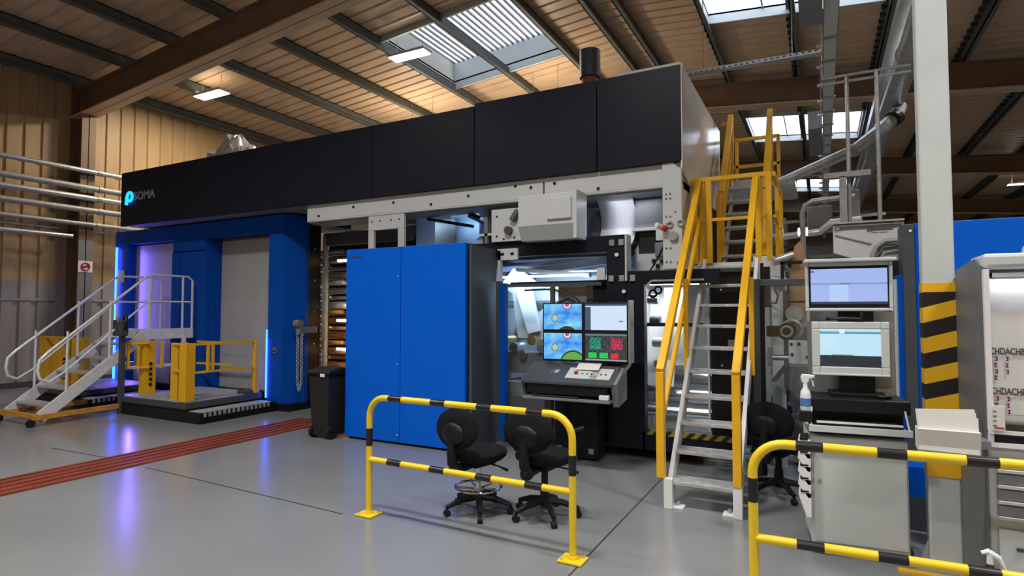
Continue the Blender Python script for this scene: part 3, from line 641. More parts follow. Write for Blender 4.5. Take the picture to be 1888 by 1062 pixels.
M().box(-2.82, 5.58, .74, -1.86, 5.96, .765).build('keyboard_shelf', 'mgrey', oc, bevel=.004)
M().box(-2.78, 5.62, .80, -1.9, 5.94, .90).build('drawer_recess', 'black', oc)
dk = M().box(-2.7, 5.6, .766, -2.2, 5.75, .785).build('keyboard', 'blackm', oc, bevel=.003)
M().box(-1.98, 5.6, .767, -1.88, 5.66, .82).build('mouse_dock', 'label', oc, bevel=.01)
M().bar((-2.2, 5.66, .965), (-2.2, 5.84, 1.055), .34, .012).bar((-2.0, 5.66, .965), (-2.0, 5.84, 1.055), .22, .012).build('button_panel', 'cream', oc)
M().cyl((-2.27, 5.74, .995), (-2.27, 5.73, 1.03), .022, 12).build('stop_button', 'redp', oc)
for x in (-2.2, -2.15, -2.1, -2.0, -1.95): M().cyl((x, 5.74, .995), (x, 5.735, 1.015), .012, 8).build('button', 'dgrey', oc)
for x in (-1.95, -1.88): M().cyl((x, 5.87, 1.06), (x, 5.865, 1.08), .018, 10).build('button', 'steel', oc)
M().bar((-2.5, 5.74, 1.005), (-2.5, 5.80, 1.035), .05, .006).bar((-2.56, 5.74, 1.005), (-2.53, 5.79, 1.03), .02, .006).build('emblem', 'galv', oc)
M().box(-2.72, 5.93, .1, -2.64, 6.0, .76).box(-2.68, 5.96, .78, -1.95, 6.15, .95).box(-2.12, 6.1, .8, -1.95, 6.48, .95).build('support_arm', 'dgrey', oc)
M().tube([(-2.6, 6.02, 1.75), (-2.45, 6.0, 1.80), (-2.38, 5.98, 1.76)], .012, 8).build('cable', 'black', oc)
ppr = M().bar((-2.17, 5.78, 1.047), (-2.17, 5.93, 1.125), .25, .003).build('paper_sheet', 'paper', label='white sheet of paper lying on the console desk below the screens', cat='paper')
# ------------------------------------------------------------ wheelie bin
wb = thing('wheelie_bin', (-5.75, 5.75, 0), 'black wheelie bin standing left of the blue cabinet', 'bin')
m = M()
def frus(m, c, w0, d0, w1, d1, z0, z1):
    v = [(c[0]+sx*w/2, c[1]+sy*dd/2, z) for z, w, dd in ((z0, w0, d0), (z1, w1, d1)) for sx, sy in ((-1,-1),(1,-1),(1,1),(-1,1))]
    m.add(v, [(0,1,2,3),(4,5,6,7),(0,1,5,4),(1,2,6,5),(2,3,7,6),(3,0,4,7)]); return m
frus(M(), (-5.82, 5.82), .28, .32, .36, .40, .03, .83).build('body', 'blackm', wb, bevel=.02)
M().box(-6.02, 5.60, .83, -5.61, 6.04, .86).build('rim', 'black', wb, bevel=.01)
M().prism([(5.60, .86), (6.04, .86), (6.04, .90), (5.82, .92), (5.64, .885)], 'x', -6.01, -5.62).build('lid', 'blackm', wb, bevel=.01)
M().cyl((-6.0, 6.06, .85), (-5.63, 6.06, .85), .016, 10).build('handle', 'black', wb)
for x in (-5.96, -5.66): M().cyl((x-.02, 5.70, .08), (x+.02, 5.70, .08), .08, 18).build('wheel', 'wheel', wb, smooth=True)
M().box(-5.76, 5.595, .81, -5.68, 5.60, .85).build('sticker', 'label', wb)
# ------------------------------------------------------------ lift tables with yellow gates
def lift(name, X0, X1, Y0, Y1, lab, full=True):
    t = thing(name, ((X0+X1)/2, (Y0+Y1)/2, 0), lab, 'lift table', 'lift tables')
    M().box(X0, Y0, 0, X1+.35, Y1, .16).build('base', 'black', t, bevel=.01)
    M().box(X0+.02, Y0+.02, .165, X1-.02, Y1, .19).build('gap_plate', 'blackm', t)
    M().box(X0, Y0, .19, X1, Y1, .285).build('deck', 'dgrey', t, bevel=.008)
    M().box(X0+.04, Y0+.03, .285, X1-.04, Y1, .292).build('deck_plate', 'grate', t)
    s = M()
    for i in range(int((X1-X0-.2)/.075)):
        for j in range(5): s.box(X0+.08+i*.075, Y0+.05+j*.075, .292, X0+.11+i*.075, Y0+.09+j*.075, .30)
    s.build('grip_studs', 'galv', t, kind='stuff')
    M().box(X1+.02, Y0+.05, .16, X1+.3, Y1-.05, .167).build('step_plate', 'grate', t)
    s = M()
    for i in range(int((Y1-Y0-.1)/.08)): s.box(X1+.30, Y0+.06+i*.08, .10, X1+.36, Y0+.10+i*.08, .172)
    s.build('grip_teeth', 'galv', t, kind='stuff')
    return t
lt = lift('lift_table', -10.12, -8.42, 5.52, 6.88, 'near lift table with yellow posts in front of the right shutter')
zt, zd = 1.17, .29
def gate_box(p, w, h0=.72, rails=True):                               # small open frame
    return p
# left post (folded channel), middle post pair, far right rail
M().prism([(-10.06, 5.78), (-9.88, 5.78), (-9.88, 5.95), (-9.91, 5.95), (-9.91, 5.81), (-10.06, 5.81)], 'z', zd, zt).build('gate_post', 'yellow', lt)
saw = M()
for k in range(5): saw.cyl((-9.89, 5.86, .45+k*.085), (-9.86, 5.86, .45+k*.085), .025, 8)
saw.build('latch_teeth', 'black', lt)
M().prism([(-8.98, 5.64), (-8.80, 5.64), (-8.80, 5.80), (-8.83, 5.80), (-8.83, 5.67), (-8.98, 5.67)], 'z', zd, zt).build('gate_post', 'yellow', lt)
M().box(-8.62, 5.54, zd, -8.46, 5.70, zt).build('corner_post', 'yellow', lt, bevel=.008)
M().box(-8.5, 6.74, zd, -8.42, 6.82, zt).build('end_post', 'yellow', lt, bevel=.005)
def rails(p, q, zs, w=.035, par=lt):
    for z in zs: M().bar((*p, z), (*q, z), w, w).build('rail', 'yellow', par)
rails((-8.5, 5.66), (-8.46, 6.80), (zt-.02, .72)); rails((-8.9, 5.64), (-8.5, 5.60), (zt-.02, .74))
for y in (5.9, 5.98): M().box(-8.5, y, .72, -8.46, y+.035, zt-.02).build('gate_upright', 'yellow', lt)
rails((-10.15, 5.62), (-9.8, 5.8), (zt-.03, .74)); rails((-9.8, 5.95), (-9.62, 5.9), (zt-.03, .74)); rails((-9.9, 6.7), (-8.9, 6.7), (zt-.05, .74))
for x, y in ((-10.13, 5.64), (-9.98, 5.72), (-9.63, 5.9)): M().box(x-.018, y-.018, .74, x+.018, y+.018, zt-.03).build('gate_upright', 'yellow', lt)
M().box(-8.62, 6.55, .293, -8.45, 6.72, .34).build('floor_block', 'dgrey', lt)
M().box(-10.14, 5.49, .0, -10.06, 5.56, 1.3).build('control_post', 'dgrey', lt, bevel=.006)
cb = M().box(-10.2, 5.42, 1.26, -9.98, 5.56, 1.52).build('control_box', 'dgrey', lt, bevel=.02)
M().cyl((-10.05, 5.44, 1.5), (-10.02, 5.40, 1.58), .03, 10).build('button', 'galv', cb); M().tube([(-10.05, 5.5, 1.5), (-9.97, 5.5, 1.6), (-9.92, 5.5, 1.5), (-9.98, 5.5, 1.36)], .02, 8).build('cable_loop', 'black', cb, smooth=True)
l2 = lift('lift_table', -13.0, -11.35, 5.5, 6.85, 'far lift table with yellow posts partly hidden behind the aluminium stairs')
for a, b, y in ((-12.95, -12.75, 5.62), (-12.45, -12.25, 5.62), (-11.8, -11.55, 5.6)): M().prism([(a, y), (b, y), (b, y+.18), (b-.03, y+.18), (b-.03, y+.03), (a, y+.03)], 'z', zd, 1.2).build('gate_post', 'yellow', l2)
rails((-12.9, 5.64), (-11.6, 5.62), (1.18,), par=l2)
for k in range(5): M().cyl((-12.26, 5.7, .45+k*.085), (-12.23, 5.7, .45+k*.085), .025, 8).build('latch_tooth', 'black', l2)
# ------------------------------------------------------------ mobile aluminium stairs
ms = thing('mobile_stairs', (-10.6, 5.4, 0), 'mobile aluminium stairs with handrails on an orange wheeled base at the far left', 'stairs')
xa, xb, ya, yb, zb_ = -11.15, -10.2, 4.38, 5.95, 1.35
# the stairs stand slightly askew: near wheel ends further right
def sk(x, y, z): return (x+(y-5.95)*(-.115), y, z)
for x in (xa, xb): M().bar(sk(x, ya, .12), sk(x, yb, 1.26), .035, .17, (0, 0, 1)).build('stringer', 'alu', ms)
for i in range(5):
    f_ = (i+.7)/5.6; y = ya+(yb-ya)*f_; z = .12+1.18*f_
    a, b = sk(xa+.02, y, z), sk(xb-.02, y, z)
    M().bar(a, b, .22, .03).build('tread', 'grate', ms)
M().box(xa-.02, yb-.05, 1.28, xb, 6.8, 1.32).build('platform', 'grate', ms); M().box(xa-.02, yb-.06, 1.2, xb+.01, yb-.03, 1.36).box(xb-.01, yb-.05, 1.18, xb+.015, 6.8, 1.36).build('platform_edge', 'alu', ms)
for x in (xa, xb):
    rt = M().tube([sk(x, ya+.1, .62), sk(x, ya-.02, .68), sk(x, ya-.05, .8), sk(x, ya-.03, .95), sk(x, ya+.08, 1.06), sk(x, yb, 2.25), (x, yb+.1, 2.29), (x, 6.7, 2.29), (x, 6.78, 2.22), (x, 6.78, 1.3)], .02, 8).build('handrail', 'alu', ms, smooth=True)
    M().tube([sk(x, ya+.1, .62), sk(x, ya+.3, .74), sk(x, yb, 1.8), (x, yb+.08, 1.83), (x, 6.78, 1.83)], .016, 8).build('mid_rail', 'alu', ms, smooth=True)
    for y, z0, z1 in ((4.72, .35, 1.52), (5.35, .82, 2.0)):
        M().tube([sk(x, y, z0), sk(x, y, z0+(z1-z0)*.86)], .018, 8).build('baluster', 'alu', ms, smooth=True)
    for y in (6.0, 6.6): M().tube([(x, y, 1.3), (x, y, 2.29)], .018, 8).build('baluster', 'alu', ms, smooth=True)
    M().box(x-.03, 6.6, .1, x+.03, 6.66, 1.28).build('leg', 'alu', ms)
    M().bar(sk(x, ya-.1, .13), (x+.0, 6.7, .13), .05, .07).build('base_bar', 'orange', ms)
    M().bar((x, 5.6, .72), (x, 6.6, .72), .03, .05).build('brace', 'alu', ms)
    for y in (ya-.12, 6.6): 
        q = sk(x, y, .055) if y < 5 else (x, y, .055)
        M().cyl((q[0]-.02, q[1], .055), (q[0]+.02, q[1], .055), .055, 16).build('wheel', 'wheel', ms, smooth=True)
M().bar(sk(xa, ya-.05, .14), sk(xb, ya-.05, .14), .05, .06).build('base_bar', 'orange', ms)
# ------------------------------------------------------------ things on the press roof
fb = M().ball((-9.9, 7.4, 4.42), .66, .4, .50, 26, 14)
for v in fb.v:
    s = 1+.18*math.sin(v.x*9+v.z*7)+.10*math.sin(v.y*17+v.z*13+v.x*23); v.x = -9.9+(v.x+9.9)*s; v.z = max(4.325, 4.32+(v.z-4.32)*s*1.05)
fb.build('foil_bundle', 'foil', smooth=True, label='crumpled silver foil bundle lying on top of the dark press housing', cat='insulation')
fx = M().tube([(-10.75, 7.2, 4.36), (-10.5, 7.2, 4.46), (-10.2, 7.3, 4.42)], .045, 10).build('flexible_duct', 'foil', smooth=True, label='short silver hose end beside the foil bundle', cat='duct')
ch = thing('exhaust_stack', (-3.05, 8.0, 4.33), 'dark grey round exhaust stack with terracotta collar above the press', 'duct')
M().cyl((-2.93, 8.0, 5.06), (-2.93, 8.0, 5.46), .15, 24).build('pipe', 'dgrey', ch, smooth=True)
M().cyl((-2.93, 8.0, 4.33), (-2.93, 8.0, 5.07), .2, 24, .12).build('collar', 'rust', ch, smooth=True)
# ------------------------------------------------------------ pipes along the left wall
PX = XW+.6
for k, (z, r, m_, ln) in enumerate(((4.89, .055, 'galv', 13), (4.49, .07, 'galvd', 13), (4.27, .065, 'galv', 12), (3.98, .065, 'galvd', 13), (3.66, .05, 'galvd', 13), (3.35, .045, 'galv', 7.0))):
    p = thing('wall_pipe', (PX, 6, z), ['bright pipe along the left wall, topmost of the six', 'dull pipe along the left wall, second from the top', 'bright pipe along the left wall, third from the top', 'dull pipe along the left wall, fourth from the top', 'thin dull pipe along the left wall, fifth from the top', 'short bright pipe along the left wall, lowest of the six'][k], 'pipe', 'pipes along the left wall')
    M().cyl((PX+.05*(k % 2), -3, z), (PX+.05*(k % 2), ln, z), r, 14).build('tube', m_, p, smooth=True)
    for y in (1.5, 4.5, 7.5):
        if y < ln: M().cyl((PX+.05*(k % 2), y, z), (PX+.05*(k % 2), y+.09, z), r+.012, 14).build('collar', 'galvd', p, smooth=True)
for y in (2.2, 5.2, 9.6):
    b_ = M().box(XW+.03, y, 3.2, XW+.75, y+.05, 3.25)
    b_.build('pipe_bracket', 'dgrey', label=['dark pipe bracket on the left wall outside the left edge', 'dark pipe bracket carrying the six wall pipes left of the post', 'dark pipe bracket right of the wall post beside the press'][(2.2, 5.2, 9.6).index(y)], cat='bracket', group='pipe brackets')
sg = thing('warning_sign', (XW+.515, 7.35, 2.58), 'small white sign with a red ring on the left wall post', 'sign')
M().box(XW+.5, 7.2, 2.56, XW+.51, 7.5, 2.82).build('board', 'label', sg); M().torus((XW+.515, 7.35, 2.69), .085, .016, ax='x').bar((XW+.515, 7.29, 2.63), (XW+.515, 7.41, 2.75), .01, .025).build('symbol', 'redp', sg)
M().box(XW+.512, 7.27, 2.67, XW+.516, 7.43, 2.71).build('symbol', 'ink', sg)
# ------------------------------------------------------------ yellow stairs to the press roof
ys = thing('access_stairs', (-.9, 6.2, 0), 'steep steel access stairs with yellow handrails beside the white end wall', 'stairs')
XL_, XR_ = -1.17, -.62
YA, ZA, YC, ZC = 5.1, .12, 7.0, 2.2
for x in (XL_, XR_):
    st = M().bar((x, YA, ZA), (x, YC, ZC), .035, .15).build('stringer', 'label', ys)
    M().box(x-.035, YA-.08, .0, x+.035, YA-.02, .25).box(x-.035, YA-.06, .0, x+.12*(1 if x < -1 else -1), YA+.05, .02).build('foot', 'label', ys, bevel=.004)
    M().cyl((x+.07*(1 if x < -1 else -1), YA, .0), (x+.07*(1 if x < -1 else -1), YA, .05), .015, 10).build('anchor_bolt', 'galv', ys)
ft = None
for i in range(10):
    z = .225+.2155*i; y = 5.17+.2*i
    if ft is None:
        ft = M().box(XL_+.015, y-.11, z-.03, XR_-.015, y+.11, z).build('tread', 'grate', ys, bevel=.003); y_, z_ = y, z
    else: copy_part(ft, (0, y-y_, z-z_))
def ybar(pts, w=.06, h=.06, name='handrail', m_='yellow'):
    m = M()
    for p, q in zip(pts, pts[1:]): m.bar(p, q, w, h, (0, 0, 1) if abs(p[2]-q[2]) < .9*max(.01, abs(p[1]-q[1])) else (0, 1, 0))
    return m.build(name, m_, ys, bevel=.004)
for s, x in ((-1, XL_-.06), (1, XR_+.0)):
    ybar([(x, YA-.05, .25), (x, YA-.05, 1.14), (x, 7.0, 3.17)], .065, .075)
    ybar([(x, YA-.03, .70), (x, 7.0, 2.72)], .04, .045, 'mid_rail') if s < 0 else None
    ybar([(x+.03, 6.0, 1.05), (x+.03, 6.0, 1.98)], .045, .045, 'post')
    ybar([(x+.03, 7.0, 2.2), (x+.03, 7.0, 3.17)], .06, .06, 'post')
# landing
M().box(-1.2, 7.0, 2.16, -.35, 8.1, 2.2).build('landing', 'grate', ys, bevel=.003)
M().box(-1.31, 6.96, 2.08, -1.2, 7.0, 2.22).box(-1.24, 6.98, 2.08, -1.2, 8.1, 2.22).box(-1.2, 6.98, 2.1, -.4, 7.0, 2.21).build('landing_edge', 'cream', ys)
M().prism([(6.98, 2.24), (7.0, 2.24), (7.5, 2.24), (8.1, 1.98), (8.1, .1), (8.0, .1), (8.0, 1.7), (7.0, 1.7)], 'x', -.42, -.38).build('landing_gusset', 'cream', ys)
M().prism([(-.66, 2.26), (-.455, 2.26), (-.367, 2.145), (-.367, .02), (-.48, .02), (-.48, 1.75), (-.66, 1.75)], 'y', 6.94, 6.99).build('landing_bracket', 'white', ys, bevel=.004)
M().box(-.572, 6.92, 1.7, -.49, 6.94, 2.14).build('cable_chain', 'black', ys)
M().box(-1.22, 7.9, .02, -1.14, 8.0, 2.1).build('landing_leg', 'cream', ys)
zl = 3.17
for x in (-1.275, -1.12, -.60, -.49): ybar([(x, 6.97, 2.2), (x, 6.97, zl)], .06, .06, 'post')
ybar([(-1.30, 6.97, zl), (-.47, 6.97, zl)], .04, .05, 'top_rail'); ybar([(-1.28, 6.97, 2.7), (-.47, 6.97, 2.7)], .03, .035, 'mid_rail')
ybar([(-.44, 7.0, zl), (-.44, 8.3, zl)], .04, .05, 'top_rail'); ybar([(-.44, 7.0, 2.7), (-.44, 8.3, 2.7)], .03, .035, 'mid_rail')
for y in (7.5, 8.0, 8.3): ybar([(-.44, y, 2.2), (-.44, y, zl)], .045, .045, 'post')
ybar([(-1.275, 7.0, zl), (-1.275, 7.9, zl)], .04, .05, 'top_rail'); ybar([(-1.15, 7.9, 2.2), (-1.15, 7.9, zl)], .05, .05, 'post')
# second flight
for x in (-1.10, -.64): M().bar((x, 7.95, 2.22), (x, 9.0, 3.5), .03, .13).build('stringer', 'cream', ys)
for i in range(6): copy_part(ft, (0, 8.02+.165*i-y_, 2.38+.205*i-z_)).scale = (1, 1, 1)
M().box(-1.08, 9.0, 3.38, -.66, 9.03, 3.56).build('top_riser', 'cream', ys)
for x in (-1.13, -.60):
    ybar([(x, 7.95, 2.35), (x, 8.02, 3.2), (x, 9.05, 4.52)], .07, .08)
    ybar([(x, 9.05, 3.5), (x, 9.05, 4.55)], .06, .06, 'post'); ybar([(x, 8.05, 2.75), (x, 9.0, 4.0)], .04, .04, 'mid_rail')
M().box(-1.29, 9.03, 3.44, -.3, 10.3, 3.5).build('top_platform', 'grate', ys)
for z in (4.5, 4.05): ybar([(-1.28, 10.3, z), (-.55, 10.3, z)], .05, .05, 'top_rail')
ybar([(-1.30, 9.3, 4.5), (-1.13, 9.3, 4.5)], .04, .045, 'top_rail')
for x, y in ((-.57, 10.3), (-1.2, 10.3)): ybar([(x, y, 3.5), (x, y, 4.5)], .05, .05, 'post')
# ------------------------------------------------------------ safety barriers
def barrier(pts_top, mid, posts, lab, bases=True):
    b = thing('safety_barrier', ((posts[0][0]+posts[-1][0])/2, posts[0][1], 0), lab, 'barrier', 'yellow and black barriers'); return b
def banded(b, path, r, bands, name='rail'):                          # bands: lengths along path, yellow first
    P = [Vector(p) for p in path]; S = [0]
    for p, q in zip(P, P[1:]): S.append(S[-1]+(q-p).length)
    def at(s):
        for i in range(len(P)-1):
            if s <= S[i+1]+1e-9: return P[i]+(P[i+1]-P[i])*((s-S[i])/max(1e-9, S[i+1]-S[i]))
        return P[-1]
    a = 0; col = 0
    for w in bands:
        e = min(S[-1], a+w)
        if e-a < .01: break
        pts = [at(a)]+[P[i] for i in range(len(P)) if a+.004 < S[i] < e-.004]+[at(e)]
        M().tube(pts, r+(.0012 if col else 0), 16).build(name if not col else 'black_band', 'bblack' if col else 'byellow', b, smooth=True)
        a = e; col ^= 1
def foot(b, x, y, rot=0):
    f = M().obox((x, y, .01), (.17, .15, .014), Matrix.Rotation(rot, 3, 'Z')).cyl((x, y, 0), (x, y, .035), .034, 16).build('base_plate', 'byellow', b, bevel=.003)
    for dx, dy in ((-.06, -.05), (.06, .05)): M().cyl((x+dx, y+dy, .015), (x+dx, y+dy, .026), .01, 8).build('bolt', 'galv', f)
r_ = .025; zt = .955; A = .16
L_ = Vector((-3.29, 3.74, 0)); R_ = Vector((-1.49, 3.69, 0)); u = (R_-L_).normalized()
b1 = barrier(None, None, [tuple(L_), tuple(R_)], 'yellow and black tube barrier in front of the two task chairs')
path = [L_, L_+Vector((0,0,zt-A))]+arc(L_+u*A+Vector((0,0,zt-A)), A, math.pi, math.pi/2, u, (0,0,1))[1:]+arc(R_-u*A+Vector((0,0,zt-A)), A, math.pi/2, 0, u, (0,0,1))+[R_]
banded(b1, path, r_, [.56,.14,.395,.131,.288,.135,.284,.123,.289,.125,.408,.133,2])
mp_ = [L_+Vector((0,0,.45)), R_+Vector((0,0,.45))]
banded(b1, mp_, r_-.001, [.2,.14,.282,.135,.283,.132,.275,.132,2], 'mid_rail')
foot(b1, *L_[:2]); foot(b1, *R_[:2])
L2 = Vector((-.343, 3.41, 0)); R2 = Vector((1.75, 3.50, 0)); u2 = (R2-L2).normalized()
b2 = barrier(None, None, [tuple(L2), tuple(R2)], 'yellow and black tube barrier in front of the grey workstation at lower right')
path = [L2, L2+Vector((0,0,zt-A))]+arc(L2+u2*A+Vector((0,0,zt-A)), A, math.pi, math.pi/2, u2, (0,0,1))[1:]+arc(R2-u2*A+Vector((0,0,zt-A)), A, math.pi/2, 0, u2, (0,0,1))+[R2]
banded(b2, path, r_, [.64,.126,.33,.125,.236,.124,.233,.122,.233,.122,.233,.122,.233,.122,.233,.122,2])
banded(b2, [L2+Vector((0,0,.45)), R2+Vector((0,0,.45))], r_-.001, [.206,.127,.233,.125,.232,.123,.23,.12,.23,.12,.23,.12,2], 'mid_rail')
foot(b2, *L2[:2]); foot(b2, *R2[:2])
# ------------------------------------------------------------ task chairs (local: backrest at -y, seat faces +y)
def chair(loc, rot, lab, seat_z, ring=False, arms=False, chrome=False):
    t = thing('task_chair', loc, lab, 'chair', 'black task chairs', rot); Mx = WM[t.name]
    def B(m, *a, **k): return m.xf(Mx).build(*a, parent=t, **k)
    sz = seat_z
    s = M().lathe([(.05, sz-.07), (.2, sz-.06), (.235, sz-.03), (.24, sz), (.225, sz+.02), (.12, sz+.025), (.01, sz+.02)], (0, 0, 0), 28)
    B(s, 'seat', 'fabric', smooth=True)
    b = M().ball((0, -.25, sz+.22), .235, .045, .165, 24, 14, Matrix.Rotation(-.12, 3, 'X'))
    bk = B(b, 'backrest', 'fabric', smooth=True)
    B(M().ball((0, -.295, sz+.185), .12, .035, .09, 18, 10), 'back_cover', 'black', smooth=True)
    B(M().tube([(0, -.05, sz-.09), (0, -.24, sz-.10), (0, -.30, sz-.04), (0, -.31, sz+.06), (0, -.30, sz+.2)], [.035, .04, .042, .038, .03], 10), 'back_support', 'black', smooth=True)
    B(M().ball((0, -.26, sz-.1), .05, .07, .055, 12, 8), 'tilt_housing', 'black', smooth=True)
    B(M().box(-.09, -.12, sz-.11, .09, .12, sz-.065), 'mechanism', 'black')
    B(M().tube([(.08, .02, sz-.09), (.2, .03, sz-.10), (.29, .03, sz-.115)], [.008, .006, .014], 8), 'lever', 'black', smooth=True)
    c_ = 'chrome' if chrome else 'black'
    B(M().cyl((0, 0, .10), (0, 0, sz-.1), .028 if not chrome else .022, 14).cyl((0, 0, .08), (0, 0, .24 if not chrome else .16), .038, 14), 'gas_lift', c_, smooth=True)
    legs = 5
    for k in range(legs):
        a = 2*math.pi*k/legs+.5; ca, sa = math.cos(a), math.sin(a)
        B(M().tube([(.02*ca, .02*sa, .13), (.15*ca, .15*sa, .115), (.27*ca, .27*sa, .075)], [.034, .026, .018], 8), 'leg', 'black', smooth=True)
        c2 = M().cyl((.27*ca-.02*sa, .27*sa+.02*ca, .027), (.27*ca+.02*sa, .27*sa-.02*ca, .027), .027, 14).cyl((.27*ca, .27*sa, .03), (.27*ca, .27*sa, .08), .012, 8)
        B(c2, 'caster', 'wheel', smooth=True)
    if ring:
        rg = B(M().torus((0, 0, .21), .19, .012, 36, 8), 'foot_ring', 'chrome', smooth=True)
        for k in range(5):
            a = 2*math.pi*k/5+.2; B(M().cyl((.03*math.cos(a), .03*math.sin(a), .19), (.19*math.cos(a), .19*math.sin(a), .21), .009, 8), 'ring_spoke', 'chrome', smooth=True)
    if arms:
        for s_ in (-1, 1):
            B(M().tube([(s_*.2, .02, sz-.04), (s_*.29, .0, sz+.0), (s_*.30, -.03, sz+.12), (s_*.29, -.08, sz+.22), (s_*.285, .12, sz+.22)], .015, 8), 'arm', 'black', smooth=True)
    return t
chair((-2.54, 4.22, 0), -.22, 'black task chair with a chrome foot ring, left of the pair behind the barrier', .50, ring=True, chrome=True)
chair((-2.01, 4.38, 0), -.12, 'black task chair with armrests, right of the pair behind the barrier', .50, arms=True)
chair((-.37, 5.85, 0), -.3, 'black task chair beside the white file trays at the right', .48, arms=True)
# ------------------------------------------------------------ white hall column with hazard tape
cl = thing('column', (.665, 4.78, 0), 'white square steel column wrapped in yellow and black hazard tape', 'column')
M().box(.592, 4.68, 0, .767, 4.82, 7.385).build('shaft', 'cream', cl, bevel=.012)
tp = M().box(.589, 4.677, .62, .770, 4.823, 1.825).build('hazard_tape', 'hazard', cl)
M().box(.588, 4.676, 1.78, .771, 4.824, 1.84).build('tape_band', 'yellow', cl); M().box(.588, 4.676, .585, .771, 4.824, .66).build('tape_band', 'yellow', cl)
bp_ = M().box(.52, 4.62, 0, .82, 4.93, .02).build('base_plate', 'cream', cl); M().box(.40, 4.50, 0, .95, 4.56, .012).build('floor_band', 'yellow', cl)
for x, y in ((.55, 4.65), (.79, 4.65)): M().cyl((x, y, .02), (x, y, .06), .018, 6).build('anchor_bolt', 'galv', bp_)
M().prism([(.54, .02), (.592, .02), (.592, .16)], 'y', 4.74, 4.75).build('stiffener', 'cream', cl)
M().box(.77, 4.68, 1.27, .80, 4.74, 1.36).build('socket_box', 'label', cl, bevel=.004)
# ------------------------------------------------------------ workstation with two monitors
wsr = .11; ws = thing('computer_workstation', (-.015, 4.58, 0), 'light grey computer workstation cabinet with black keyboard tray', 'cabinet', rot=wsr); MW = WM[ws.name]
def WB(m, *a, parent=ws, **k): return m.xf(MW).build(*a, parent=parent, **k)
# local: x along the front (0 .. .57), y depth, z up; front at y = 0
WB(M().box(-.07, .0, .06, .50, .52, .80), 'body', 'cream', bevel=.004)
dr_ = WB(M().box(-.055, -.014, .09, .49, .0, .72), 'door', 'cream', bevel=.005)
M().cyl((0, 0, 0), (0, 0, 0), .01).xf(MW) if 0 else None
WB(M().cyl((-.02, -.022, .50), (-.02, -.014, .50), .012, 10), 'lock', 'galvd')
WB(M().box(-.06, .02, .0, .49, .48, .06), 'plinth', 'black')
WB(M().box(-.085, -.07, .84, .515, .5, .862).box(-.085, -.075, .84, .515, -.065, .885), 'tray', 'cream', bevel=.003)
WB(M().bar((-.07, -.06, .87), (-.06, -.02, 1.0), .008, .008), 'tray_strut', 'label'); WB(M().bar((.50, -.06, .87), (.485, -.02, 1.0), .008, .008), 'tray_strut', 'label')
kb = WB(M().box(-.04, -.055, .885, .47, .10, .90), 'keyboard', 'blackm', bevel=.003); WB(M().box(-.035, -.06, .90, .465, -.045, .912), 'keyboard_edge', 'label')
kk = M()
for i in range(18):
    for j in range(4): kk.box(-.03+i*.027, -.03+j*.03, .90, -.01+i*.027, -.008+j*.03, .906)
WB(kk, 'keys', 'dgrey', kind='stuff')
WB(M().box(-.085, -.01, .97, .52, .45, 1.06), 'desk_top', 'black', bevel=.008); WB(M().box(-.07, .1, .80, .50, .5, .97), 'back_box', 'black')
st = WB(M().box(.14, .20, 1.06, .36, .24, 1.66), 'stand', 'black'); WB(M().box(.08, .12, 1.06, .42, .36, 1.085), 'stand_base', 'black', bevel=.005)
def monitor(name, loc, w, h_, z, kind, lab, frame, hood):
    t = thing(name, loc, lab, 'monitor', rot=wsr); Mx = WM[t.name]
    def B(m, *a, **k): return m.xf(Mx).build(*a, parent=t, **k)
    fr = .022 if hood else .05
    B(M().plate(-w/2, w/2, 0, h_, -.03, .0, [(-w/2+fr, w/2-fr, fr*(1 if hood else 1.2), h_-fr*(1.2 if hood else 1))]), 'frame', frame, bevel=.006)
    B(M().box(-w/2+.01, 0, .01, w/2-.01, .06, h_-.01), 'back_cover', frame, bevel=.01)
    if hood:
        B(M().plate(-w/2+fr, w/2-fr, fr, h_-fr*1.2, -.022, -.008, [(-w/2+.035, w/2-.03, .05, h_-.045)]), 'bezel', 'black')
        B(M().box(-w/2+.035, -.016, .05, w/2-.03, -.006, h_-.045), 'screen', screen_mat(kind))
        B(M().box(-w/2-.01, -.10, h_, w/2+.01, .04, h_+.022), 'hood', frame, bevel=.004)
    else:
        B(M().box(-w/2+fr, -.018, fr*1.2, w/2-fr, -.006, h_-fr), 'screen', screen_mat(kind))
        B(M().box(-w/2, -.035, -.0, w/2, .01, .012), 'lower_lip', frame, bevel=.003)
    return t
monitor('monitor', (.165, 4.78, 1.655), .54, .345, 0, 'upper', 'upper monitor in a light grey hooded frame showing a blue view', 'cream', True)
monitor('monitor', (.168, 4.76, 1.205), .475, .375, 0, 'lower', 'lower touch monitor in a thick light grey frame, half white screen', 'cream', False)
M().box(.30, 4.90, 1.05, .44, 4.92, 1.65).build('mounting_plate', 'cream', label='white mounting plate behind the two monitors', cat='plate')
M().box(-.10, 4.93, 1.0, .42, 4.98, 1.58).build('monitor_bracket', 'mgrey', label='grey backing frame behind the lower monitor', cat='frame')
M().tube([(.03, 4.78, 1.6), (.12, 4.74, 1.605), (.24, 4.74, 1.60), (.25, 4.75, 1.65)], .012, 8).build('cable', 'black', smooth=True, label='black cable between the upper and lower monitors', cat='cable')
M().ball((.36, 4.72, 1.072), .05, .03, .02).build('tool_grip', 'black', smooth=True, label='small black tool lying right of the monitor stand', cat='tool')
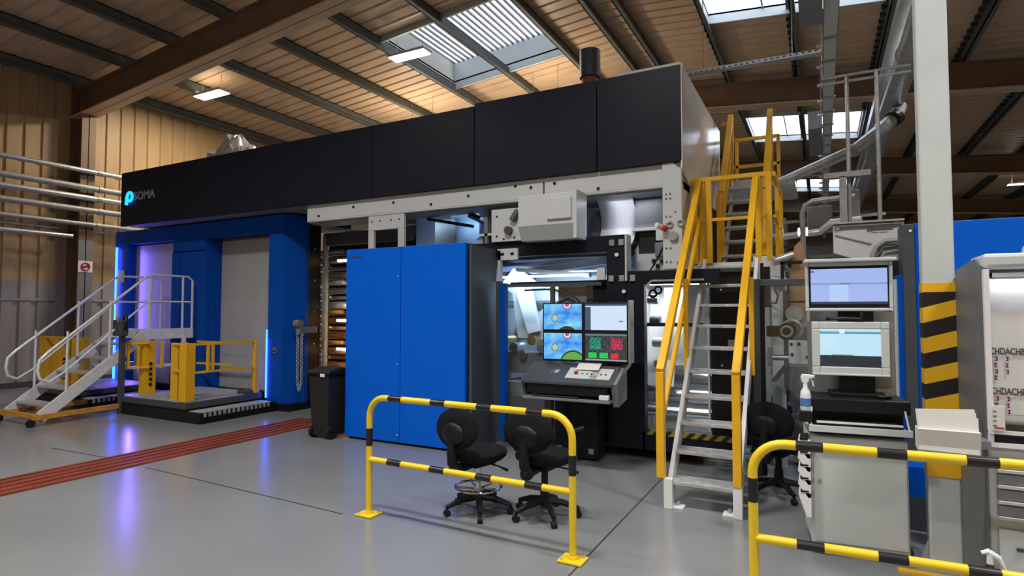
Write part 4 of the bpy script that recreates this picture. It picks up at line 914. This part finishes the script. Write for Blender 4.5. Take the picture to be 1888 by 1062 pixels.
# spray bottle in holder, file trays
sb = thing('spray_bottle', (-.11, 4.56, .98), 'white spray bottle with a blue label at the left of the workstation', 'bottle')
c = (-.11, 4.56, .97)
M().lathe([(.03, 0), (.034, .01), (.034, .1), (.03, .13), (.014, .16), (.013, .19)], c, 18).build('bottle', 'bottle', sb, smooth=True)
M().lathe([(.0345, .03), (.0345, .085)], c, 18).build('bottle_label', 'bluelab', sb, smooth=True)
M().prism([(-.02, .19), (.02, .19), (.025, .22), (.055, .225), (.06, .245), (-.02, .25), (-.03, .23)], 'y', -.012, .012).xf(Matrix.Translation(c)).build('spray_head', 'bottle', sb, bevel=.004)
M().tube([(c[0]+.03, c[1], c[2]+.22), (c[0]+.045, c[1], c[2]+.2), (c[0]+.05, c[1], c[2]+.17)], .005, 6).build('trigger', 'bottle', sb)
M().box(-.15, 4.51, .90, -.07, 4.61, .97).build('bottle_holder', 'black', label='black holder under the white spray bottle', cat='holder')
ftr = thing('file_trays', (-.12, 4.62, .3), 'stack of slanted white file trays on the left side of the workstation', 'rack')
for k in range(5):
    z = .36+.088*k
    M().prism([(-.165, z+.03), (-.105, z-.06), (-.085, z-.06), (-.085, z+.065), (-.16, z+.065)] if k else [(-.165, z+.05), (-.115, z-.10), (-.085, z-.10), (-.085, z+.065), (-.16, z+.065)], 'y', 4.50, 4.72).build('tray', 'label', ftr, bevel=.003)
    M().box(-.15, 4.495, z+.068, -.10, 4.7, z+.078).build('tray_gap', 'black', ftr)
# paper pocket in front of the column
pb = thing('paper_pocket', (.58, 3.9, .9), 'white document pocket stuffed with sheets in front of the column', 'paper holder')
M().prism([(3.87, .90), (3.96, .91), (3.96, 1.02), (3.85, 1.02)], 'x', .447, .72).build('pocket', 'paper', pb)
for k, (dz, dy, a) in enumerate(((.0, .0, .02), (.015, .03, -.03), (.03, .05, -.06))):
    M().obox((.583, 3.875+dy*.8, 1.0+dz), (.262, .004, .19), Matrix.Rotation(a, 3, 'Y') @ Matrix.Rotation(-.12, 3, 'X')).build('paper_sheet', 'paper', pb)
M().box(.72, 3.90, .93, .77, 4.04, .97).build('bracket', 'mgrey', pb)
# ------------------------------------------------------------ grey machine cabinet with printed web and tool drawers, right edge
gm = thing('inspection_cabinet', (1.2, 4.5, 1.0), 'light grey inspection machine showing a printed white web at the right edge', 'machine')
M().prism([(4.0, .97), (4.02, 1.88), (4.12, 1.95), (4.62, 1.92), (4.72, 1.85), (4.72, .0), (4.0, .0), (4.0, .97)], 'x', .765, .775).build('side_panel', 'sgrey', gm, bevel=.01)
M().box(.775, 4.0, 1.885, 2.1, 4.3, 1.965).build('top_cover', 'cream', gm, bevel=.02)
M().box(.80, 4.25, .97, 2.1, 4.3, 1.9).build('back', 'cream', gm); M().box(.775, 3.98, 1.0, .80, 4.02, 1.88).build('edge', 'label', gm)
M().box(.79, 4.02, 1.83, .82, 4.05, 1.87).build('hinge', 'dgrey', gm)
M().box(.80, 4.02, 1.84, 2.1, 4.05, 1.86).build('lip', 'label', gm)
M().box(.80, 4.12, 1.65, 2.1, 4.13, 1.84).build('web_upper', 'film', gm, label='pale grey upper web')
wf = M().box(.80, 4.06, 1.1, 2.1, 4.065, 1.65).build('web_print', 'label', gm, label='white web with printed lettering')
M().cyl((.80, 4.1, 1.07), (2.1, 4.1, 1.07), .035, 18).build('roller', 'label', gm, smooth=True)
area('cabinet_light', (1.4, 4.10, 1.83), 1.2, .05, 2.5, (.95, .96, 1), parent=gm)
for z, s in ((1.42, 'CHDACHBAU'), (1.205, 'CHDACHBAU')):
    zz = z
    text(s, 'lettering', .05, 'ink', (.805, 4.055, zz), RX90, wf, .001, .62)
    for x in (.825, .875):
        for k in range(4 if x < .85 else 3):
            m = M(); w = .014 if x < .85 else .010; zc = zz-.035-k*.034
            m.box(x, 4.054, zc, x+w, 4.056, zc+.006).box(x, 4.054, zc+.016, x+w, 4.056, zc+.022).box(x if k % 2 else x+w-.006, 4.054, zc, (x if k % 2 else x+w-.006)+.006, 4.056, zc+.022)
            m.build('small_print', 'purple', wf)
M().plate(.775, 2.1, .93, 1.02, 3.99, 4.0, [(.80, 2.1, .955, 1.0)]).build('lower_frame', 'label', gm)
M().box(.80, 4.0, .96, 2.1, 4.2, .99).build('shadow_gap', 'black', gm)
M().box(.79, 3.975, 1.02, .845, 3.99, 1.15).build('scale_card', 'paper', gm); 
for k in range(4): M().box(.795, 3.973, 1.045+.025*k, .81, 3.975, 1.05+.025*k).build('scale_mark', 'ink', gm)
M().box(.80, 3.973, 1.032, .84, 3.975, 1.04).build('scale_mark', 'redp', gm)
M().cyl((1.0, 4.2, 1.965), (1.3, 4.2, 1.965), .05, 16).build('end_cap', 'cream', gm, smooth=True)
td = thing('drawer_cabinet', (1.2, 4.2, 0), 'light grey drawer cabinet under the inspection machine at the right edge', 'cabinet')
M().box(.77, 4.02, .04, 2.1, 4.6, .94).build('body', 'cream', td, bevel=.005); M().box(.80, 4.04, 0, 2.1, 4.5, .04).build('plinth', 'black', td)
for k in range(4):
    z = .87-.082*k
    dd = M().box(.81, 4.0, z-.055, 2.05, 4.02, z).build('drawer', 'mgrey', td, bevel=.004); M().prism([(3.985, z-.07), (4.0, z-.07), (4.0, z-.055), (3.98, z-.055)], 'x', .81, 2.05).build('handle', 'label', dd)
dd = M().box(.81, 4.0, .08, 2.05, 4.02, .50).build('door', 'cream', td, bevel=.004); M().box(.88, 3.99, .40, .91, 4.0, .415).build('lock', 'dgrey', dd)
sp = thing('spray_bottle', (.745, 3.86, 0), 'smoked clear bottle with a white spray head at the lower right edge', 'bottle')
M().box(.66, 3.80, .0, .83, 3.95, .15).build('caddy', 'dgrey', sp); c = (.745, 3.88, .15)
M().lathe([(.05, 0), (.055, .02), (.055, .1), (.045, .15), (.016, .19), (.015, .21)], c, 18).build('bottle', 'smoke', sp, smooth=True)
M().tube([(c[0]-.035, c[1], c[2]+.25), (c[0]-.01, c[1], c[2]+.262), (c[0]+.035, c[1], c[2]+.235), (c[0]+.06, c[1], c[2]+.18)], [.01, .016, .016, .008], 8).cyl((c[0], c[1], c[2]+.2), (c[0], c[1], c[2]+.25), .016, 10).build('spray_head', 'bottle', sp, smooth=True)
M().tube([(.80, 4.70, 1.30), (.83, 4.5, 1.32), (.775, 4.15, 1.25), (.768, 4.05, 1.0), (.77, 3.97, .93)], .006, 6).build('cable', 'black', smooth=True, label='thin black cable from the column socket to the drawer cabinet', cat='cable')
# things behind the workstation
M().box(.80, 4.93, 0, .93, 5.1, .72).build('waste_container', 'blackm', label='dark narrow container standing behind the column foot', cat='container')
fe = thing('blue_container', (.5, 5.5, .0), 'blue plastic container on the floor behind the column', 'container')
frus(M(), (.56, 5.5), .2, .2, .26, .26, .25, .48).build('bucket', 'blue', fe); M().box(.44, 5.4, 0, .68, 5.6, .25).build('stand', 'dgrey', fe)
# ------------------------------------------------------------ second machine: blue cabinet
bm_ = thing('blue_machine_cabinet', (1.9, 6.6, 0), 'second bright blue machine housing behind the white column', 'machine')
M().box(.735, 6.2, .05, 3.6, 6.26, 2.43).build('front_panel', 'blue', bm_, bevel=.005)
M().box(.735, 6.26, .05, 3.6, 8.5, 2.42).build('body', 'dark', bm_)
M().box(.64, 6.16, .03, .73, 6.5, 2.42).build('post', 'dgrey', bm_, bevel=.004)
M().cyl((.70, 6.15, 2.36), (.70, 6.16, 2.36), .012, 8).build('bolt', 'label', bm_)
M().box(.60, 6.22, .05, .64, 6.5, 1.98).build('blue_edge', 'blue', bm_); M().box(.575, 6.24, .8, .60, 6.5, 1.94).build('pale_edge', 'cream', bm_)
# laminator section with hood and clear guard doors
lm = thing('laminating_machine', (.1, 7.2, 0), 'open machine section with clear guard doors, rollers and a lettered white hood', 'machine')
M().plate(.12, .74, 2.16, 2.54, 6.96, 7.0, []).build('hood', 'white', lm, bevel=.006)
M().prism([(.12, 2.16), (.40, 2.16), (.12, 2.26)], 'y', 6.94, 6.96).build('hood_notch', 'dgrey', lm)
M().bar((.14, 6.95, 2.45), (.46, 6.95, 2.34), .012, .012).build('hood_seam', 'galvd', lm)
M().tube([(.46, 6.93, 2.18), (.50, 6.92, 2.30), (.58, 6.91, 2.36), (.72, 6.9, 2.36)], .025, 10).build('hose', 'galvd', lm, smooth=True)
M().tube([(.5, 6.9, 2.2), (.56, 6.9, 2.29), (.72, 6.9, 2.31)], .012, 8).build('hose', 'dgrey', lm, smooth=True)
M().box(.12, 6.9, 2.555, .74, 7.1, 2.575).box(.12, 6.92, 2.53, .74, 6.94, 2.54).build('hood_rail', 'galv', lm)
lt_ = M(); lt_.bar((.43, 6.95, 2.46), (.43, 6.95, 2.51), .006, .008).bar((.465, 6.95, 2.46), (.465, 6.95, 2.51), .006, .008).box(.442, 6.95, 2.475, .453, 6.955, 2.495)
for i in range(13): lt_.box(.475+i*.0135, 6.952, 2.477, .484+i*.0135, 6.956, 2.494 if i % 3 else 2.49)
lt_.box(.475, 6.952, 2.455, .52, 6.956, 2.458).box(.53, 6.952, 2.455, .6, 6.956, 2.458).build('small_lettering', 'ink', lm)
M().box(.15, 6.93, 2.5, .18, 6.94, 2.54).box(.66, 6.93, 2.52, .7, 6.94, 2.555).build('clamp', 'galv', lm)
M().box(-.51, 7.1, .05, -.39, 7.3, 1.95).build('side_plate', 'white', lm); M().box(-.395, 6.95, .3, -.31, 7.2, 1.88).build('slide', 'dgrey', lm)
M().box(-.30, 7.0, .05, .6, 7.5, .5).build('lower_body', 'mgrey', lm)
M().box(-.33, 7.35, .4, .6, 7.4, 2.15).build('back_plate', 'mgrey', lm)
M().prism([(-.31, 1.47), (-.14, 1.47), (-.13, 2.2), (-.19, 2.42), (-.25, 2.36), (-.30, 2.0)], 'y', 7.05, 7.1).build('brown_web', 'card', lm)
M().cyl((-.44, 6.95, 2.2), (-.25, 6.95, 2.26), .045, 14).build('air_valve', 'galv', lm, smooth=True); M().cyl((-.47, 6.9, 2.0), (-.33, 6.9, 1.96), .05, 14).build('air_valve', 'galv', lm, smooth=True)
M().tube([(-.50, 6.9, 1.76), (-.43, 6.86, 1.74), (-.41, 6.86, 1.82), (-.45, 6.88, 1.92)], .012, 8).build('hose', 'dgrey', lm, smooth=True)
M().cyl((-.25, 6.75, 1.63), (-.25, 6.94, 1.63), .085, 18).build('gear_motor', 'galvd', lm, smooth=True); M().cyl((-.17, 6.8, 1.54), (-.17, 6.94, 1.54), .05, 14).build('gear_motor', 'galvd', lm, smooth=True)
M().bar((-.50, 6.5, 1.455), (-.28, 6.5, 1.455), .06, .11).build('swing_arm', 'black', lm, bevel=.01)
M().cyl((-.31, 6.40, 1.455), (-.31, 6.55, 1.455), .085, 22).build('roller_end', 'black', lm, smooth=True); M().torus((-.27, 6.56, 1.47), .09, .018, ax='y').build('ring', 'galv', lm, smooth=True); M().torus((-.31, 6.40, 1.455), .05, .012, ax='y').build('ring', 'galvd', lm, smooth=True)
pl_ = M().box(-.29, 6.28, 1.15, -.04, 6.32, 1.375).build('bracket_plate', 'white', lm, bevel=.004)
for x, z in ((-.265, 1.34), (-.2, 1.345), (-.26, 1.24), (-.13, 1.22)): M().cyl((x, 6.27, z), (x, 6.28, z), .014, 8).build('bolt', 'black', pl_)
M().cyl((-.45, 6.35, 1.2), (-.28, 6.35, 1.2), .028, 14).build('shaft', 'steel', lm, smooth=True); M().box(-.48, 6.3, 1.12, -.44, 6.42, 1.30).build('shaft_block', 'galvd', lm)
M().tube([(-.49, 6.5, .92), (-.39, 6.5, .92), (-.355, 6.5, .87), (-.355, 6.5, .1)], .03, 8).build('bent_frame', 'white', lm, smooth=True)
M().bar((-.48, 6.6, .9), (-.33, 6.6, 1.1), .05, .05).build('strut', 'dgrey', lm)
M().box(-.31, 6.6, .75, .1, 6.9, 1.12).build('drive_cover', 'mgrey', lm, bevel=.02)
for k in range(8):
    M().cyl((-.42+.11*k, 6.9, .62+.06*(k % 3)), (-.42+.11*k, 7.0, .62+.06*(k % 3)), .03, 12).build('fitting', ('dgrey', 'galv')[k % 2], lm, smooth=True)
gdr = thing('guard_door', (-.3, 6.2, .1), 'dark framed clear guard door right of the yellow stairs', 'door')
M().box(-.60, 6.16, .05, -.53, 6.24, 1.97).build('frame', 'dgrey', gdr, bevel=.004); M().box(-.53, 6.17, 1.90, -.12, 6.23, 1.965).build('frame', 'dgrey', gdr, bevel=.004)
M().box(-.53, 6.17, .08, -.49, 6.2, 1.9).build('frame', 'black', gdr); M().box(-.53, 6.18, .1, .50, 6.19, 1.9).build('clear_sheet', 'glass', gdr); M().box(-.125, 6.17, .05, -.10, 6.20, 2.0).build('frame', 'galvd', gdr)
M().box(-.55, 6.5, 1.9, -.52, 6.53, 2.15).box(-.36, 6.5, 2.13, -.0, 6.53, 2.16).box(-.36, 6.5, 1.97, -.33, 6.53, 2.15).box(-.3, 6.5, 1.74, -.12, 6.53, 1.76).build('rear_frame', 'black', gdr)
# ------------------------------------------------------------ services under the roof, right side
tr = thing('cable_tray', (.12, 17, 5), 'long galvanised cable tray hanging from the roof above the yellow stairs', 'cable tray')
M().box(.08, 4, 5.0, .235, 30, 5.01).box(.08, 4, 5.0, .085, 30, 5.07).box(.23, 4, 5.0, .235, 30, 5.07).build('tray', 'cream', tr)
cb_ = M()
for k in range(4): cb_.cyl((.11+.035*k, 4, 5.03), (.11+.035*k, 30, 5.03), .014, 6)
cb_.build('cables', 'dgrey', tr)
y = 8.0; k = 0
while y < 26:
    M().box(.06, y, 4.985, .255, y+.06, 5.0).build('tray_bracket', 'galvd', tr); M().cyl((.0, y+.3, 5.03), (.08, y+.3, 5.03), .022, 8).build('gland', 'galv', tr)
    y += .75
for y in (10, 14.5, 20): M().cyl((.07, y, 5), (.07, y, 7.3), .008, 6).build('hanger', 'galvd', tr)
jb = M().box(-.16, 6.6, 4.95, .07, 7.5, 5.25).build('junction_box', 'mgrey', label='large grey box beside the cable tray at the top edge', cat='box', group='boxes on the cable tray')
jb = M().box(-.16, 11.9, 4.98, .07, 14.0, 5.3).build('junction_box', 'mgrey', label='grey box beside the cable tray in front of the rooflight', cat='box', group='boxes on the cable tray')
M().tube([(.05, 12.5, 5.3), (.0, 12.5, 5.45), (-.06, 12.5, 5.42), (-.06, 12.5, 5.28)], .03, 8).build('conduit_bend', 'black', smooth=True, label='black conduit bend over the grey box at the cable tray', cat='conduit')
t2 = thing('cross_tray', (-.8, 9, 5.2), 'perforated galvanised tray crossing from the white end wall to the cable tray', 'cable tray')
M().bar((-1.75, 9, 5.25), (.07, 9, 5.22), .12, .05).build('tray', 'galv', t2); m = M()
for i in range(22): m.box(-1.7+i*.08, 8.935, 5.225, -1.66+i*.08, 8.938, 5.24)
m.build('slots', 'dgrey', t2, kind='stuff'); [M().cyl((x, 9, 5.25), (x, 9, zroof(x)), .006, 6).build('hanger', 'galvd', t2) for x in (-1.5, -.3)]
uf = thing('pipe_gantry', (.45, 7.5, 2.56), 'tall galvanised tube frame standing on the white hood', 'frame')
for x in (.297, .583): M().tube([(x, 7.5, 2.56), (x, 7.5, 4.3)], .022, 10).build('post', 'galv', uf, smooth=True)
for z in (4.31, 4.24): M().tube([(.05, 7.5, z), (.9, 7.5, z)], .015, 8).build('cross_tube', 'galv', uf, smooth=True)
M().box(.20, 7.4, 2.56, .27, 7.5, 3.15).build('flat_post', 'galvd', uf); M().box(.05, 7.4, 3.14, .5, 7.5, 3.2).build('shelf_rail', 'galvd', uf)
bp1 = thing('duct_pipe', (1.2, 15, 5), 'thick silver pipe running along the roof behind the column, larger one', 'pipe', 'silver pipes under the roof')
M().cyl((1.10, 3, 5.0), (1.0, 27, 5.0), .15, 20).build('pipe', 'galv', bp1, smooth=True)
for y in (6, 9.0, 11.7, 14.5, 19): M().cyl((1.10-.0042*(y-3), y, 5.0), (1.10-.0042*(y-3), y+.06, 5.0), .165, 20).build('pipe_collar', 'galvd', bp1, smooth=True)
bp2 = thing('branch_pipe', (.3, 10.4, 4.2), 'silver branch pipe slanting down to the left from the thick roof pipe', 'pipe', 'silver pipes under the roof')
M().tube([(1.18, 11.2, 4.95), (1.0, 10.2, 4.5), (.47, 10.0, 4.05), (-.65, 10.0, 3.62), (-1.0, 10.0, 3.5)], [.1, .1, .085, .075, .075], 16).build('pipe', 'galv', bp2, smooth=True)
M().cyl((.49, 10.0, 4.06), (.43, 10.0, 4.03), .1, 16).build('pipe_collar', 'galvd', bp2); M().cyl((.98, 10.15, 4.48), (1.03, 10.2, 4.53), .12, 16).build('pipe_collar', 'black', bp2)
bb = M().prism([(.88, 5.25), (1.05, 5.25), (1.05, 5.41), (.88, 5.41)], 'y', 3, 24).build('service_beam', 'galv', label='flat galvanised service beam beside the silver roof pipes', cat='beam')
M().tube([(-.55, 8.6, 2.1), (-.05-.2, 8.6, 2.95), (-.1, 8.6, 3.02), (.35, 8.6, 3.05)], .03, 10).build('bent_pipe', 'galv', smooth=True, label='bent silver pipe left of the tube frame above the guard doors', cat='pipe', group='silver pipes under the roof') if 0 else M().tube([(-.2, 8.6, .0), (-.2, 8.6, 2.95), (-.17, 8.6, 3.05), (-.08, 8.6, 3.1), (.4, 8.6, 3.12)], .035, 10).build('bent_pipe', 'galv', smooth=True, label='bent silver pipe left of the tube frame above the guard doors', cat='pipe', group='silver pipes under the roof')
M().tube([(-.6, 9.5, 2.75), (.0, 9.5, 2.8), (.15, 9.3, 2.9), (.5, 9.2, 2.9)], .05, 12).build('air_hose', 'foil', smooth=True, label='ribbed silver air hose left of the lettered hood', cat='duct')
# background equipment seen between the stairs and the column
bk = thing('rear_machine', (.5, 12, 0), 'grey machine frames and boxes far behind the guard doors', 'machine')
for (a, y, z0, b, z1, m_) in ((-.9, 12, .0, -.55, 3.4, 'mgrey'), (-.35, 12.2, 0, .3, 2.9, 'galvd'), (.3, 12, 0, 1.1, 3.1, 'dgrey'), (-.2, 11.5, 3.1, .2, 3.5, 'galvd'), (.35, 11.3, 3.0, .6, 3.7, 'galvd')):
    M().box(a, y, z0, b, y+.6, z1).build('frame_box', m_, bk, bevel=.02)
for k in range(5): M().bar((-.8, 11.8, 2.4+.22*k), (1.0, 11.8, 2.45+.22*k), .05, .05).build('rail', ('galv', 'galvd', 'dgrey')[k % 3], bk)
M().box(2.0, 14, 0, 8, 16, 2.6).build('far_machine', 'mgrey', label='long grey machine far behind the blue housing', cat='machine')
ll = thing('small_lamp', (-.25, 9.0, 2.78), 'small bright work lamp above the guard doors', 'lamp')
M().box(-.27, 9.0, 2.72, -.15, 9.05, 2.80).build('lamp_head', 'lampglow', ll); M().box(-.27, 9.05, 2.70, -.15, 9.1, 2.82).build('housing', 'galvd', ll); M().cyl((-.21, 9.08, 0), (-.21, 9.08, 2.7), .02, 8).build('pole', 'galvd', ll)
